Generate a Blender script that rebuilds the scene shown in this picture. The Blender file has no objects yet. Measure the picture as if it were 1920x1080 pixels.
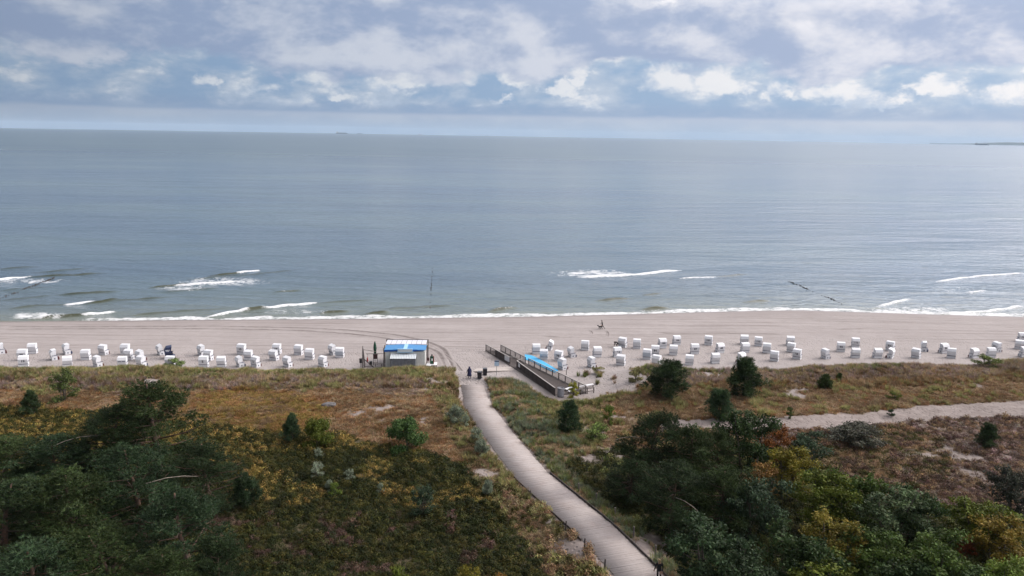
import bpy, math, random
import numpy as np
from mathutils import Vector, Matrix

random.seed(7)
RNG = np.random.default_rng(11)
S = bpy.context.scene
COL = S.collection
R = math.radians

# ------------------------------------------------------------------ camera
F_PX, CAM_Z, PITCH, ROLL = 1495.0, 36.0, R(10.95), R(0.985)
cam_data = bpy.data.cameras.new('camera')
cam_data.sensor_width = 36.0
cam_data.lens = F_PX / 1920.0 * 36.0
cam_data.clip_start = 0.5
cam_data.clip_end = 90000.0
cam = bpy.data.objects.new('camera', cam_data)
COL.objects.link(cam)
CAM_ROT = Matrix.Rotation(math.pi / 2 - PITCH, 3, 'X') @ Matrix.Rotation(ROLL, 3, 'Z')
cam.matrix_world = Matrix.Translation((0, 0, CAM_Z)) @ CAM_ROT.to_4x4()
S.camera = cam

# ------------------------------------------------------------------ view
S.view_settings.view_transform = 'Standard'
S.view_settings.look = 'None'
S.view_settings.gamma = 1.0
S.view_settings.exposure = 0.0
S.view_settings.use_curve_mapping = False
S.cycles.use_denoising = True
S.cycles.sample_clamp_direct = 5.0
S.cycles.sample_clamp_indirect = 3.0
S.cycles.max_bounces = 6
S.cycles.diffuse_bounces = 3
S.cycles.glossy_bounces = 3
S.cycles.transparent_max_bounces = 8

# ------------------------------------------------------------------ sun
SUN_AZ, SUN_EL = R(74), R(36)
sun_dir = Vector((math.sin(SUN_AZ) * math.cos(SUN_EL), math.cos(SUN_AZ) * math.cos(SUN_EL), math.sin(SUN_EL)))
sd = bpy.data.lights.new('sun', 'SUN')
sd.energy = 2.0
sd.angle = R(5)
sd.color = (1.0, 0.93, 0.84)
sun = bpy.data.objects.new('sun', sd)
COL.objects.link(sun)
sun.rotation_euler = sun_dir.to_track_quat('Z', 'Y').to_euler()

# ------------------------------------------------------------------ node helpers
class NT:
    """Short hand for building node trees."""
    def __init__(self, tree):
        self.t = tree
        self.n = tree.nodes
        self.l = tree.links
    def node(self, kind, **kw):
        nd = self.n.new(kind)
        for k, v in kw.items():
            setattr(nd, k, v)
        return nd
    def put(self, sock, v):
        if isinstance(v, bpy.types.NodeSocket):
            self.l.new(v, sock)
        elif v is not None:
            try:
                sock.default_value = v
            except Exception:
                sock.default_value = (*v, 1.0)
    def math(self, op, a, b=None, c=None, clamp=False):
        nd = self.node('ShaderNodeMath', operation=op)
        nd.use_clamp = clamp
        for i, v in enumerate((a, b, c)):
            if v is not None:
                self.put(nd.inputs[i], v)
        return nd.outputs[0]
    def vmath(self, op, a, b=None, out=0):
        nd = self.node('ShaderNodeVectorMath', operation=op)
        self.put(nd.inputs[0], a)
        if b is not None:
            self.put(nd.inputs[3 if op == 'SCALE' else 1], b)
        return nd.outputs[out]
    def mix(self, fac, a, b, blend='MIX'):
        nd = self.node('ShaderNodeMix', data_type='RGBA', blend_type=blend)
        self.put(nd.inputs[0], fac)
        self.put(nd.inputs[6], a if isinstance(a, bpy.types.NodeSocket) else (*a, 1))
        self.put(nd.inputs[7], b if isinstance(b, bpy.types.NodeSocket) else (*b, 1))
        return nd.outputs[2]
    def smooth(self, v, lo, hi, a=0.0, b=1.0):
        nd = self.node('ShaderNodeMapRange', interpolation_type='SMOOTHSTEP')
        self.put(nd.inputs[0], v)
        for i, q in enumerate((lo, hi, a, b)):
            self.put(nd.inputs[1 + i], q)
        return nd.outputs[0]
    def noise(self, vec, scale, detail=3.0, rough=0.5, dist=0.0, color=False):
        nd = self.node('ShaderNodeTexNoise')
        if vec is not None:
            self.put(nd.inputs['Vector'], vec)
        nd.inputs['Scale'].default_value = scale
        nd.inputs['Detail'].default_value = detail
        nd.inputs['Roughness'].default_value = rough
        nd.inputs['Distortion'].default_value = dist
        return nd.outputs['Color' if color else 'Fac']
    def xyz(self, x, y, z):
        nd = self.node('ShaderNodeCombineXYZ')
        for i, v in enumerate((x, y, z)):
            self.put(nd.inputs[i], v)
        return nd.outputs[0]

# ------------------------------------------------------------------ world: broken grey cloud over the Baltic
def build_world():
    w = bpy.data.worlds.new('World')
    S.world = w
    w.use_nodes = True
    w.node_tree.nodes.clear()
    t = NT(w.node_tree)
    out = t.node('ShaderNodeOutputWorld')
    bg = t.node('ShaderNodeBackground')
    STR = 0.1
    bg.inputs['Strength'].default_value = STR
    t.l.new(bg.outputs[0], out.inputs['Surface'])
    sky = t.node('ShaderNodeTexSky', sky_type='NISHITA')
    sky.sun_disc = False
    sky.sun_elevation = SUN_EL
    sky.sun_rotation = SUN_AZ
    sky.altitude = 30
    sky.air_density = 1.0
    sky.dust_density = 2.0
    d = t.node('ShaderNodeTexCoord').outputs['Generated']
    sep = t.node('ShaderNodeSeparateXYZ')
    t.l.new(d, sep.inputs[0])
    x, y, z = sep.outputs
    zc = t.math('MAXIMUM', z, 0.0)
    az = t.math('MULTIPLY', t.math('ARCTAN2', x, y), 180 / math.pi)
    el = t.math('MULTIPLY', t.math('ARCSINE', z), 180 / math.pi)
    # soft cloud deck : density here and a little higher towards the sun give lit tops and dull undersides
    D = t.xyz(x, y, t.math('MULTIPLY', zc, 2.1))
    D2 = t.vmath('ADD', D, (0.022, 0.0, 0.050))
    n1 = t.noise(D, 6.6, 8, 0.60, 0.1)
    n2 = t.noise(D2, 6.6, 5, 0.58, 0.1)
    lit = t.smooth(t.math('ADD', t.math('MULTIPLY', t.math('SUBTRACT', n1, n2), 2.3), t.math('MULTIPLY', n1, 0.6)), 0.06, 0.74)
    deck_col = t.mix(lit, (0.285, 0.365, 0.530), (0.530, 0.580, 0.680))
    # thin bright breaks in the deck
    brk = t.math('MULTIPLY', t.smooth(n1, 0.60, 0.70), t.smooth(el, 6.0, 9.0))
    deck_col = t.mix(brk, deck_col, (0.74, 0.77, 0.83))
    # the deck grows brighter and whiter overhead as any cloud layer does
    over = t.smooth(zc, 0.14, 0.55)
    deck_col = t.mix(t.math('MULTIPLY', over, 0.75), deck_col, (0.38, 0.38, 0.395))
    # blue grey air under the deck, with its lower rim
    wisps = t.noise(t.xyz(x, y, t.math('MULTIPLY', zc, 2.4)), 15.0, 6, 0.58, 0.15)
    air = t.mix(t.smooth(wisps, 0.38, 0.66), (0.262, 0.392, 0.590), (0.445, 0.535, 0.670))
    rim = t.math('MULTIPLY', t.smooth(el, 1.0, 1.35), t.smooth(el, 2.4, 1.5))
    air = t.mix(t.math('MULTIPLY', rim, 0.6), air, (0.250, 0.355, 0.545))
    blue = t.vmath('SCALE', sky.outputs[0], 0.055)
    air = t.mix(0.12, air, blue)
    # cumulus towers far out at sea : azimuth, elevation, half width, half height, brightness (degrees)
    warp = t.noise(t.xyz(x, y, t.math('MULTIPLY', zc, 1.5)), 26.0, 6, 0.62, 0.0, True)
    wv = t.vmath('SUBTRACT', warp, (0.5, 0.5, 0.5))
    wsep = t.node('ShaderNodeSeparateXYZ')
    t.l.new(wv, wsep.inputs[0])
    aw = t.math('ADD', az, t.math('MULTIPLY', wsep.outputs[0], 5.0))
    ew = t.math('ADD', el, t.math('MULTIPLY', wsep.outputs[1], 2.6))
    def ang(u, v):
        k = CAM_ROT @ Vector(((u - 960) / F_PX, -(v - 540) / F_PX, -1)).normalized()
        return math.degrees(math.atan2(k.x, k.y)), math.degrees(math.asin(k.z))
    puffs = [(478, 166, 60, 13, .45), (600, 148, 58, 22, .6), (745, 152, 62, 30, 1.), (626, 183, 26, 8, .95), (388, 157, 18, 14, .5),
             (850, 138, 62, 28, .5), (972, 150, 42, 24, .85), (1078, 145, 18, 22, .9), (1052, 172, 30, 18, 1.), (942, 186, 28, 6, .7),
             (1255, 148, 62, 36, .75), (1356, 160, 50, 34, .85), (1450, 172, 26, 26, .8), (1575, 176, 96, 26, 1.), (1652, 186, 44, 18, .8), (1755, 160, 38, 22, .8), (1885, 176, 62, 24, 1.),
             (60, 180, 110, 16, .3), (2150, 172, 150, 34, .9)]
    best = None
    for (u, v, ru, rv, br) in puffs:
        a0, e0 = ang(u, v)
        k = math.degrees(1 / F_PX)
        da = t.math('MULTIPLY', t.math('SUBTRACT', aw, a0), 1 / (ru * k * 1.15))
        de = t.math('SUBTRACT', ew, e0 - 0.2 * rv * k)
        up_ = t.math('MULTIPLY', t.math('MAXIMUM', de, 0.0), 1 / (rv * k * 1.35))
        dn_ = t.math('MULTIPLY', t.math('MINIMUM', de, 0.0), 1 / (rv * k * 0.62))
        rr = t.math('SQRT', t.math('ADD', t.math('MULTIPLY', da, da), t.math('ADD', t.math('MULTIPLY', up_, up_), t.math('MULTIPLY', dn_, dn_))))
        f = t.math('MULTIPLY', t.math('SUBTRACT', 1.0, rr), br)
        best = f if best is None else t.math('MAXIMUM', best, f)
    fine = wsep.outputs[2]
    loose = t.math('MULTIPLY', t.smooth(wisps, 0.48, 0.70), 0.50)
    best = t.math('MAXIMUM', best, t.math('SUBTRACT', loose, 0.08))
    fld = t.math('ADD', best, t.math('MULTIPLY', fine, 0.55))
    cum = t.smooth(fld, -0.03, 0.44)
    cum = t.math('MULTIPLY', cum, t.smooth(el, 1.3, 2.0))
    tone = t.math('ADD', t.math('MULTIPLY', fine, 2.4), t.math('MULTIPLY', fld, 0.5))
    tone = t.math('ADD', tone, t.math('MULTIPLY', t.smooth(el, 1.9, 3.6), 0.35))
    body = t.mix(t.smooth(tone, 0.0, 0.75), (0.400, 0.490, 0.625), (0.660, 0.695, 0.745))
    low = t.mix(t.math('MULTIPLY', cum, 0.9), air, body)
    # where the deck begins (ragged, dips lower to the left)
    dk = t.math('ADD', el, t.math('MULTIPLY', t.math('SUBTRACT', n1, 0.5), 8.5))
    dk = t.math('SUBTRACT', dk, t.math('MULTIPLY', az, 0.012))
    dmask = t.smooth(dk, 3.9, 4.9)
    dmask = t.math('MAXIMUM', dmask, t.smooth(el, 7.0, 11.0))
    col = t.mix(dmask, low, deck_col)
    # pale strip along the horizon
    he = t.math('ADD', el, t.math('MULTIPLY', t.math('SUBTRACT', wisps, 0.5), 0.7))
    strip = t.math('MULTIPLY', t.smooth(he, 1.42, 1.05), 0.65)
    strip_col = t.mix(t.smooth(el, -0.2, 1.4), (0.350, 0.445, 0.565), (0.440, 0.490, 0.595))
    col = t.mix(strip, col, strip_col)
    # the veiled sun brightens its side of the sky
    dot = t.vmath('DOT_PRODUCT', d, tuple(sun_dir), 1)
    g = t.math('MAXIMUM', dot, -0.25)
    glow = t.math('ADD', 0.98, t.math('MULTIPLY', g, t.math('ADD', 0.72, t.math('MULTIPLY', over, 0.75))))
    aur = t.math('MULTIPLY', t.math('POWER', t.math('MAXIMUM', dot, 0.0), 3.0), t.smooth(el, 7.5, 17.0))
    glow = t.math('ADD', glow, t.math('MULTIPLY', aur, 9.4))
    col = t.vmath('SCALE', col, glow)
    warm = t.mix(t.math('MULTIPLY', g, 1.1, clamp=True), (1, 1, 1), (1.10, 0.975, 0.870))
    col = t.mix(1.0, col, warm, 'MULTIPLY')
    col = t.vmath('SCALE', col, 1 / STR)
    t.l.new(col, bg.inputs['Color'])
    w.cycles.sampling_method = 'MANUAL'
    w.cycles.sample_map_resolution = 512
build_world()

# ------------------------------------------------------------------ pixels to places, noise
CM = np.array(CAM_ROT)
def ray(u, v):
    d = CM @ np.array([(u - 960) / F_PX, -(v - 540) / F_PX, -1.0])
    return d
def at(u, v, z=0.0):
    d = ray(u, v)
    k = (z - CAM_Z) / d[2]
    return np.array([d[0] * k, d[1] * k, z])
def proj(x, y, z):
    p = np.stack([x, y, z - CAM_Z], -1) @ CM
    return 960 + F_PX * p[..., 0] / -p[..., 2], 540 - F_PX * p[..., 1] / -p[..., 2]
def vnoise(x, y, seed=0):
    x = np.asarray(x, float); y = np.asarray(y, float)
    ix, iy = np.floor(x), np.floor(y)
    fx, fy = x - ix, y - iy
    fx = fx * fx * (3 - 2 * fx); fy = fy * fy * (3 - 2 * fy)
    def h(a, b):
        s = np.sin(a * 127.1 + b * 311.7 + seed * 74.7) * 43758.5453
        return s - np.floor(s)
    return (h(ix, iy) * (1 - fx) + h(ix + 1, iy) * fx) * (1 - fy) + (h(ix, iy + 1) * (1 - fx) + h(ix + 1, iy + 1) * fx) * fy
def fbm(x, y, seed=0, oct=4):
    s = 0.0; a = 0.5; n = 0.0
    for i in range(oct):
        s = s + a * vnoise(x * 2 ** i, y * 2 ** i, seed + i * 3); n += a; a *= 0.5
    return s / n
def sstep(v, a, b):
    k = np.clip((v - a) / (b - a), 0, 1)
    return k * k * (3 - 2 * k)

# ------------------------------------------------------------------ terrain
SHORE = np.array([(-600, 138), (-130, 143.5), (-95.3, 144.6), (-67, 147.9), (-37, 151), (0, 155.7), (26.5, 160.6), (50, 165.2), (62, 166.8), (84, 165.2), (108, 164), (150, 163), (600, 166)])
def shore(x):
    x = np.asarray(x, float)
    return np.interp(x, SHORE[:, 0], SHORE[:, 1]) + 0.9 * (fbm(x / 9.0, x * 0, 5, 3) - 0.5)
def shore_s(x):
    return np.interp(x, SHORE[:, 0], SHORE[:, 1])
PATH_PIX = [(884, 716, 2.15), (896, 760, 2.5), (924, 800, 2.95), (963, 850, 3.4), (996, 890, 3.7), (1042, 930, 3.95), (1112, 989, 4.2), (1161, 1040, 4.4), (1199, 1080, 4.5)]
PATH = np.array([at(*p) for p in PATH_PIX])
_e = PATH[-1] + (PATH[-1] - PATH[-3]) / np.linalg.norm(PATH[-1] - PATH[-3]) * 30
PATH = np.vstack([PATH, [_e[0], _e[1], 5.2]])
def path_x(y):
    return np.interp(y, PATH[::-1, 1], PATH[::-1, 0])
def path_z(y):
    return np.interp(y, PATH[::-1, 1], PATH[::-1, 2])
def path_lat(x, y):
    s = (path_x(y + 1) - path_x(y - 1)) / 2
    return (x - path_x(y)) / np.sqrt(1 + s * s)
RAMP_A, RAMP_B = np.array([-2.9, 123.0]), np.array([8.2, 102.2])
CREST = np.array([(-600, 96), (-95, 101.5), (-68, 102.7), (-22, 105.4), (0, 107.2), (26, 108.3), (47, 110.6), (78, 115.8), (100, 119), (600, 125)])
def dune_d(x, y):
    return 48.5 + np.interp(x, CREST[:, 0], CREST[:, 1]) - y
def ramp_dist(x, y):
    ab = RAMP_B - RAMP_A
    k = np.clip(((x - RAMP_A[0]) * ab[0] + (y - RAMP_A[1]) * ab[1]) / (ab @ ab), 0, 1)
    return np.hypot(x - RAMP_A[0] - k * ab[0], y - RAMP_A[1] - k * ab[1])
def beach_z(x, y):
    d = shore_s(x) - y
    return np.interp(d, [-60, -10, 0, 5, 13, 28, 44, 110, 160], [-3.5, -0.7, 0.0, 0.55, 1.1, 1.7, 2.05, 2.6, 2.8])
def height(x, y, fine=True):
    x = np.asarray(x, float); y = np.asarray(y, float)
    d = shore_s(x) - y
    z = beach_z(x, y)
    dd = dune_d(x, y) + 3.0 * (fbm(x / 11.0, y / 11.0, 2, 3) - 0.5)
    rise = sstep(dd, 43.0, 48.5)
    m = sstep(ramp_dist(x, y), 2.4, 6.0 + 8.0 * (x > path_x(y)))
    und = 1.02 + 0.40 * np.exp(-((dd - 50) / 5.0) ** 2) + 1.9 * (fbm(x / 17.0, y / 15.0, 9, 4) - 0.5)
    z = z + rise * m * und
    lat = np.abs(path_lat(x, y))
    w = sstep(lat, 1.8, 5.2)
    fade = sstep(y, 103.5, 109.0)
    zp = path_z(np.minimum(y, 106.0)) - 0.06
    k = (1 - w) * (1 - fade)
    z = z * (1 - k) + zp * k
    if fine:
        land = sstep(d, 2.0, 9.0)
        soft = sstep(lat, 1.9, 2.6) * (1 - fade) + fade
        z = z + land * soft * (0.10 * (fbm(x / 1.3, y / 1.3, 4, 3) - 0.5) + rise * m * 0.35 * (fbm(x / 3.0, y / 3.0, 14, 3) - 0.5))
    return z
def on_beach(u, v):
    z = 2.0
    for _ in range(6):
        p = at(u, v, z)
        z = float(beach_z(p[0], p[1]))
    p[2] = float(height(p[0], p[1]))
    return p
def on_ground(u, v):
    d = ray(u, v)
    k = np.linspace(20, 260, 4000)
    X, Y, Z = d[0] * k, d[1] * k, CAM_Z + d[2] * k
    hit = np.where(Z < height(X, Y))[0]
    i = hit[0] if len(hit) else -1
    return np.array([X[i], Y[i], float(height(X[i], Y[i]))])
def ground(x, y):
    return float(height(np.array([x]), np.array([y]))[0])

# ------------------------------------------------------------------ mesh helpers
def link(o, parent=None):
    COL.objects.link(o)
    if parent is not None:
        o.parent = parent
    return o
def tag(o, label=None, cat=None, group=None, kind=None):
    if label: o['label'] = label
    if cat: o['category'] = cat
    if group: o['group'] = group
    if kind: o['kind'] = kind
    return o
def empty(name, loc=(0, 0, 0), rz=0.0, scale=1.0):
    o = bpy.data.objects.new(name, None)
    o.empty_display_size = 0.2
    o.location = loc
    o.rotation_euler = (0, 0, rz)
    o.scale = (scale,) * 3
    return link(o)
def raw_mesh(name, verts, faces, mats=(), smooth=False, attrs=None):
    """verts (n,3) array, faces (m,k) int array with one k."""
    verts = np.asarray(verts, np.float32); faces = np.asarray(faces, np.int32)
    me = bpy.data.meshes.new(name)
    n, (m, k) = len(verts), faces.shape
    me.vertices.add(n); me.vertices.foreach_set('co', verts.ravel())
    me.loops.add(m * k); me.loops.foreach_set('vertex_index', faces.ravel())
    me.polygons.add(m)
    me.polygons.foreach_set('loop_start', np.arange(0, m * k, k, dtype=np.int32))
    me.polygons.foreach_set('loop_total', np.full(m, k, np.int32))
    if smooth:
        me.polygons.foreach_set('use_smooth', np.ones(m, bool))
    for a, (typ, arr) in (attrs or {}).items():
        at_ = me.attributes.new(a, typ, 'POINT')
        at_.data.foreach_set('color' if typ == 'FLOAT_COLOR' else ('vector' if typ == 'FLOAT_VECTOR' else 'value'), np.asarray(arr).ravel())
    me.update(calc_edges=True)
    for q in mats:
        me.materials.append(q)
    return me
class MB:
    """collects boxes, beams, tubes and prisms into one mesh"""
    def __init__(self):
        self.v, self.f = [], []
    def add(self, vs, fs):
        b = len(self.v)
        self.v += [tuple(p) for p in vs]
        self.f += [tuple(b + i for i in q) for q in fs]
        return self
    def box(self, x0, x1, y0, y1, z0, z1):
        vs = [(x0, y0, z0), (x1, y0, z0), (x1, y1, z0), (x0, y1, z0), (x0, y0, z1), (x1, y0, z1), (x1, y1, z1), (x0, y1, z1)]
        return self.add(vs, [(3, 2, 1, 0), (4, 5, 6, 7), (0, 1, 5, 4), (1, 2, 6, 5), (2, 3, 7, 6), (3, 0, 4, 7)])
    def beam(self, a, b, w, h, up=(0, 0, 1)):
        a, b = Vector(a), Vector(b)
        t = (b - a).normalized()
        s = t.cross(Vector(up))
        if s.length < 1e-4: s = t.cross(Vector((0, 1, 0)))
        s.normalize(); n = s.cross(t).normalized()
        vs = [p + s * (i * w / 2) + n * (j * h / 2) for p in (a, b) for i, j in ((-1, -1), (1, -1), (1, 1), (-1, 1))]
        return self.add(vs, [(3, 2, 1, 0), (4, 5, 6, 7), (0, 1, 5, 4), (1, 2, 6, 5), (2, 3, 7, 6), (3, 0, 4, 7)])
    def tube(self, pts, rad, n=6):
        pts = [Vector(p) for p in pts]
        if not hasattr(rad, '__len__'): rad = [rad] * len(pts)
        b = len(self.v)
        for i, p in enumerate(pts):
            t = (pts[min(i + 1, len(pts) - 1)] - pts[max(i - 1, 0)]).normalized()
            s = t.cross(Vector((0.31, 0.17, 0.93)))
            if s.length < 1e-3: s = t.cross(Vector((1, 0, 0)))
            s.normalize(); q = t.cross(s)
            for j in range(n):
                c = 2 * math.pi * j / n
                self.v.append(tuple(p + (s * math.cos(c) + q * math.sin(c)) * rad[i]))
        for i in range(len(pts) - 1):
            for j in range(n):
                k = (j + 1) % n
                self.f.append((b + i * n + j, b + i * n + k, b + (i + 1) * n + k, b + (i + 1) * n + j))
        self.f.append(tuple(b + j for j in reversed(range(n))))
        self.f.append(tuple(b + (len(pts) - 1) * n + j for j in range(n)))
        return self
    def prism(self, poly, lo, hi, axis=0):
        """polygon in the two other axes pushed along axis"""
        def mk(c, p):
            q = list(p); q.insert(axis, c); return tuple(q)
        n = len(poly)
        vs = [mk(lo, p) for p in poly] + [mk(hi, p) for p in poly]
        fs = [tuple(reversed(range(n))), tuple(range(n, 2 * n))] + [(i, (i + 1) % n, n + (i + 1) % n, n + i) for i in range(n)]
        return self.add(vs, fs)
    def lathe(self, prof, n=12, c=(0, 0, 0)):
        b = len(self.v)
        for r, z in prof:
            for j in range(n):
                a = 2 * math.pi * j / n
                self.v.append((c[0] + r * math.cos(a), c[1] + r * math.sin(a), c[2] + z))
        for i in range(len(prof) - 1):
            for j in range(n):
                k = (j + 1) % n
                self.f.append((b + i * n + j, b + i * n + k, b + (i + 1) * n + k, b + (i + 1) * n + j))
        return self
    def mesh(self, name, mat, smooth=False):
        me = bpy.data.meshes.new(name)
        me.from_pydata(self.v, [], self.f)
        if smooth:
            me.polygons.foreach_set('use_smooth', np.ones(len(me.polygons), bool))
        me.update()
        if mat: me.materials.append(mat)
        import bmesh
        bm = bmesh.new(); bm.from_mesh(me)
        bmesh.ops.recalc_face_normals(bm, faces=bm.faces)
        bm.to_mesh(me); bm.free()
        return me
    def build(self, name, mat, parent=None, smooth=False, bevel=0.0):
        o = bpy.data.objects.new(name, self.mesh(name, mat, smooth))
        if bevel:
            m = o.modifiers.new('bevel', 'BEVEL'); m.width = bevel; m.segments = 1
        return link(o, parent)

# ------------------------------------------------------------------ materials
MATS = {}
def mat(name, base, rough=0.7, base2=None, nscale=6.0, bump=0.0, bscale=30.0, metallic=0.0, spec=0.4, stretch=None, alpha=None):
    if name in MATS: return MATS[name]
    m = bpy.data.materials.new(name); m.use_nodes = True
    t = NT(m.node_tree); b = t.n['Principled BSDF']
    b.inputs['Roughness'].default_value = rough
    b.inputs['Metallic'].default_value = metallic
    b.inputs['Specular IOR Level'].default_value = spec
    co = t.node('ShaderNodeTexCoord').outputs['Object']
    if stretch:
        co = t.vmath('MULTIPLY', co, stretch)
    if base2 is None: base2 = tuple(c * 0.82 for c in base)
    n = t.noise(co, nscale, 5, 0.6)
    t.l.new(t.mix(t.smooth(n, 0.34, 0.66), base, base2), b.inputs['Base Color'])
    if bump:
        bp = t.node('ShaderNodeBump'); bp.inputs['Strength'].default_value = bump; bp.inputs['Distance'].default_value = 0.02
        t.l.new(t.noise(co, bscale, 3, 0.6), bp.inputs['Height'])
        t.l.new(bp.outputs[0], b.inputs['Normal'])
    if alpha is not None:
        b.inputs['Alpha'].default_value = alpha
    MATS[name] = m
    return m
def wicker(name, a, b_):
    m = bpy.data.materials.new(name); m.use_nodes = True
    t = NT(m.node_tree); b = t.n['Principled BSDF']
    b.inputs['Roughness'].default_value = 0.55
    co = t.node('ShaderNodeTexCoord').outputs['Object']
    sep = t.node('ShaderNodeSeparateXYZ'); t.l.new(co, sep.inputs[0])
    wx = t.math('SINE', t.math('MULTIPLY', t.math('ADD', sep.outputs[0], sep.outputs[1]), 58.0))
    wz = t.math('SINE', t.math('MULTIPLY', sep.outputs[2], 75.0))
    wv = t.math('MULTIPLY', wx, wz)
    col = t.mix(t.smooth(wv, -0.8, 0.3), b_, a)
    dirt = t.noise(co, 2.6, 5, 0.65)
    col = t.mix(t.smooth(dirt, 0.52, 0.85, 0, 0.35), col, (0.50, 0.47, 0.42))
    t.l.new(col, b.inputs['Base Color'])
    bp = t.node('ShaderNodeBump'); bp.inputs['Strength'].default_value = 0.5; bp.inputs['Distance'].default_value = 0.01
    t.l.new(wv, bp.inputs['Height']); t.l.new(bp.outputs[0], b.inputs['Normal'])
    return m
def leafy(name, inst=False, trans=0.25, rough=0.6, jitter=0.5):
    """foliage: own tint per leaf clump (mesh attribute) times the plant's object colour, or per instance"""
    m = bpy.data.materials.new(name); m.use_nodes = True
    t = NT(m.node_tree); b = t.n['Principled BSDF']
    b.inputs['Roughness'].default_value = rough
    b.inputs['Specular IOR Level'].default_value = 0.10
    if inst:
        a = t.node('ShaderNodeAttribute', attribute_type='INSTANCER'); a.attribute_name = 'tint'
        a2 = t.node('ShaderNodeAttribute', attribute_type='GEOMETRY'); a2.attribute_name = 'leaf'
        col = t.mix(1.0, a.outputs['Color'], a2.outputs['Color'], 'MULTIPLY')
    else:
        oi = t.node('ShaderNodeObjectInfo')
        a2 = t.node('ShaderNodeAttribute', attribute_type='GEOMETRY'); a2.attribute_name = 'leaf'
        col = t.mix(1.0, oi.outputs['Color'], a2.outputs['Color'], 'MULTIPLY')
    t.l.new(col, b.inputs['Base Color'])
    tr = t.node('ShaderNodeBsdfTranslucent'); t.l.new(col, tr.inputs['Color'])
    mx = t.node('ShaderNodeMixShader'); mx.inputs[0].default_value = trans
    t.l.new(b.outputs[0], mx.inputs[1]); t.l.new(tr.outputs[0], mx.inputs[2])
    t.l.new(mx.outputs[0], t.n['Material Output'].inputs['Surface'])
    return m
M_LEAF = leafy('leaves')
M_NEEDLE = leafy('pine_needles', trans=0.12, rough=0.55)
M_GRASS = leafy('dune_grass_blades', inst=True, trans=0.3)
M_BARK = mat('pine_bark', (0.13, 0.075, 0.05), 0.9, (0.07, 0.05, 0.04), 5, 0.6, 25)
M_BARK2 = mat('grey_bark', (0.12, 0.10, 0.08), 0.9, (0.07, 0.055, 0.045), 6, 0.5, 25)
M_DEAD = mat("bleached_dead_wood", (0.30, 0.26, 0.21), 0.85, (0.17, 0.14, 0.12), 7)

def sand_nodes(t, co, wet=None):
    big = t.noise(co, 0.09, 5, 0.6)
    med = t.noise(co, 0.9, 4, 0.6)
    fine = t.noise(co, 5.5, 3, 0.6)
    col = t.mix(t.smooth(big, 0.3, 0.7), (0.318, 0.290, 0.280), (0.278, 0.252, 0.243))
    col = t.mix(t.smooth(med, 0.35, 0.75, 0, 0.45), col, (0.250, 0.219, 0.206))
    col = t.mix(t.smooth(fine, 0.45, 0.75, 0, 0.3), col, (0.222, 0.190, 0.178))
    return col, med, fine

def ground_material():
    m = bpy.data.materials.new('sand_and_dune_soil'); m.use_nodes = True
    t = NT(m.node_tree); b = t.n['Principled BSDF']
    b.inputs['Specular IOR Level'].default_value = 0.2
    co = t.node('ShaderNodeTexCoord').outputs['Object']
    col, med, fine = sand_nodes(t, co)
    # raked and driven lines lying along the beach
    rk = t.node('ShaderNodeAttribute'); rk.attribute_name = 'raked'
    lines = t.noise(t.vmath('MULTIPLY', co, (0.022, 0.85, 0.3)), 1.7, 4, 0.68, 0.4)
    lm = t.math('MULTIPLY', rk.outputs['Fac'], t.smooth(lines, 0.50, 0.70))
    col = t.mix(t.math('MULTIPLY', lm, 0.8), col, (0.200, 0.170, 0.158))
    wt = t.node('ShaderNodeAttribute'); wt.attribute_name = 'wet'
    col = t.mix(t.math('MULTIPLY', wt.outputs['Fac'], 0.9), col, (0.180, 0.149, 0.136))
    il = t.node('ShaderNodeAttribute'); il.attribute_name = 'inland'  # inland sand darker: plant litter, plus foreground shade put into the colour
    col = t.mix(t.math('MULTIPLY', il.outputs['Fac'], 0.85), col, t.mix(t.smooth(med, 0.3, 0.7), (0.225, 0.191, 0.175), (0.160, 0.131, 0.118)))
    # dune soil with plant litter
    vg = t.node('ShaderNodeAttribute'); vg.attribute_name = 'veg'
    sc = t.node('ShaderNodeAttribute'); sc.attribute_name = 'soil'
    n = t.noise(co, 1.6, 5, 0.65)
    vm = t.math('ADD', vg.outputs['Fac'], t.math('MULTIPLY', t.math('SUBTRACT', n, 0.5), 0.8))
    vm = t.smooth(vm, 0.32, 0.62)
    soil = t.mix(t.smooth(fine, 0.35, 0.7), sc.outputs['Color'], (0.10, 0.075, 0.05))
    col = t.mix(vm, col, soil)
    t.l.new(col, b.inputs['Base Color'])
    t.put(b.inputs['Roughness'], t.math('SUBTRACT', 0.95, t.math('MULTIPLY', wt.outputs['Fac'], 0.5)))
    # footprints and lumps
    ft = t.node('ShaderNodeAttribute'); ft.attribute_name = 'trodden'
    vor = t.node('ShaderNodeTexVoronoi'); vor.inputs['Scale'].default_value = 2.3
    t.l.new(co, vor.inputs['Vector'])
    hgt = t.math('ADD', t.math('MULTIPLY', t.smooth(vor.outputs['Distance'], 0.0, 0.45), t.math('MULTIPLY', ft.outputs['Fac'], 1.3)), t.math('MULTIPLY', med, 0.7))
    hgt = t.math('SUBTRACT', hgt, t.math('MULTIPLY', lm, 0.9))
    hgt = t.math('ADD', hgt, t.math('MULTIPLY', fine, 0.35))
    bp = t.node('ShaderNodeBump'); bp.inputs['Strength'].default_value = 0.8; bp.inputs['Distance'].default_value = 0.11
    t.l.new(hgt, bp.inputs['Height']); t.l.new(bp.outputs[0], b.inputs['Normal'])
    return m

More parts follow.
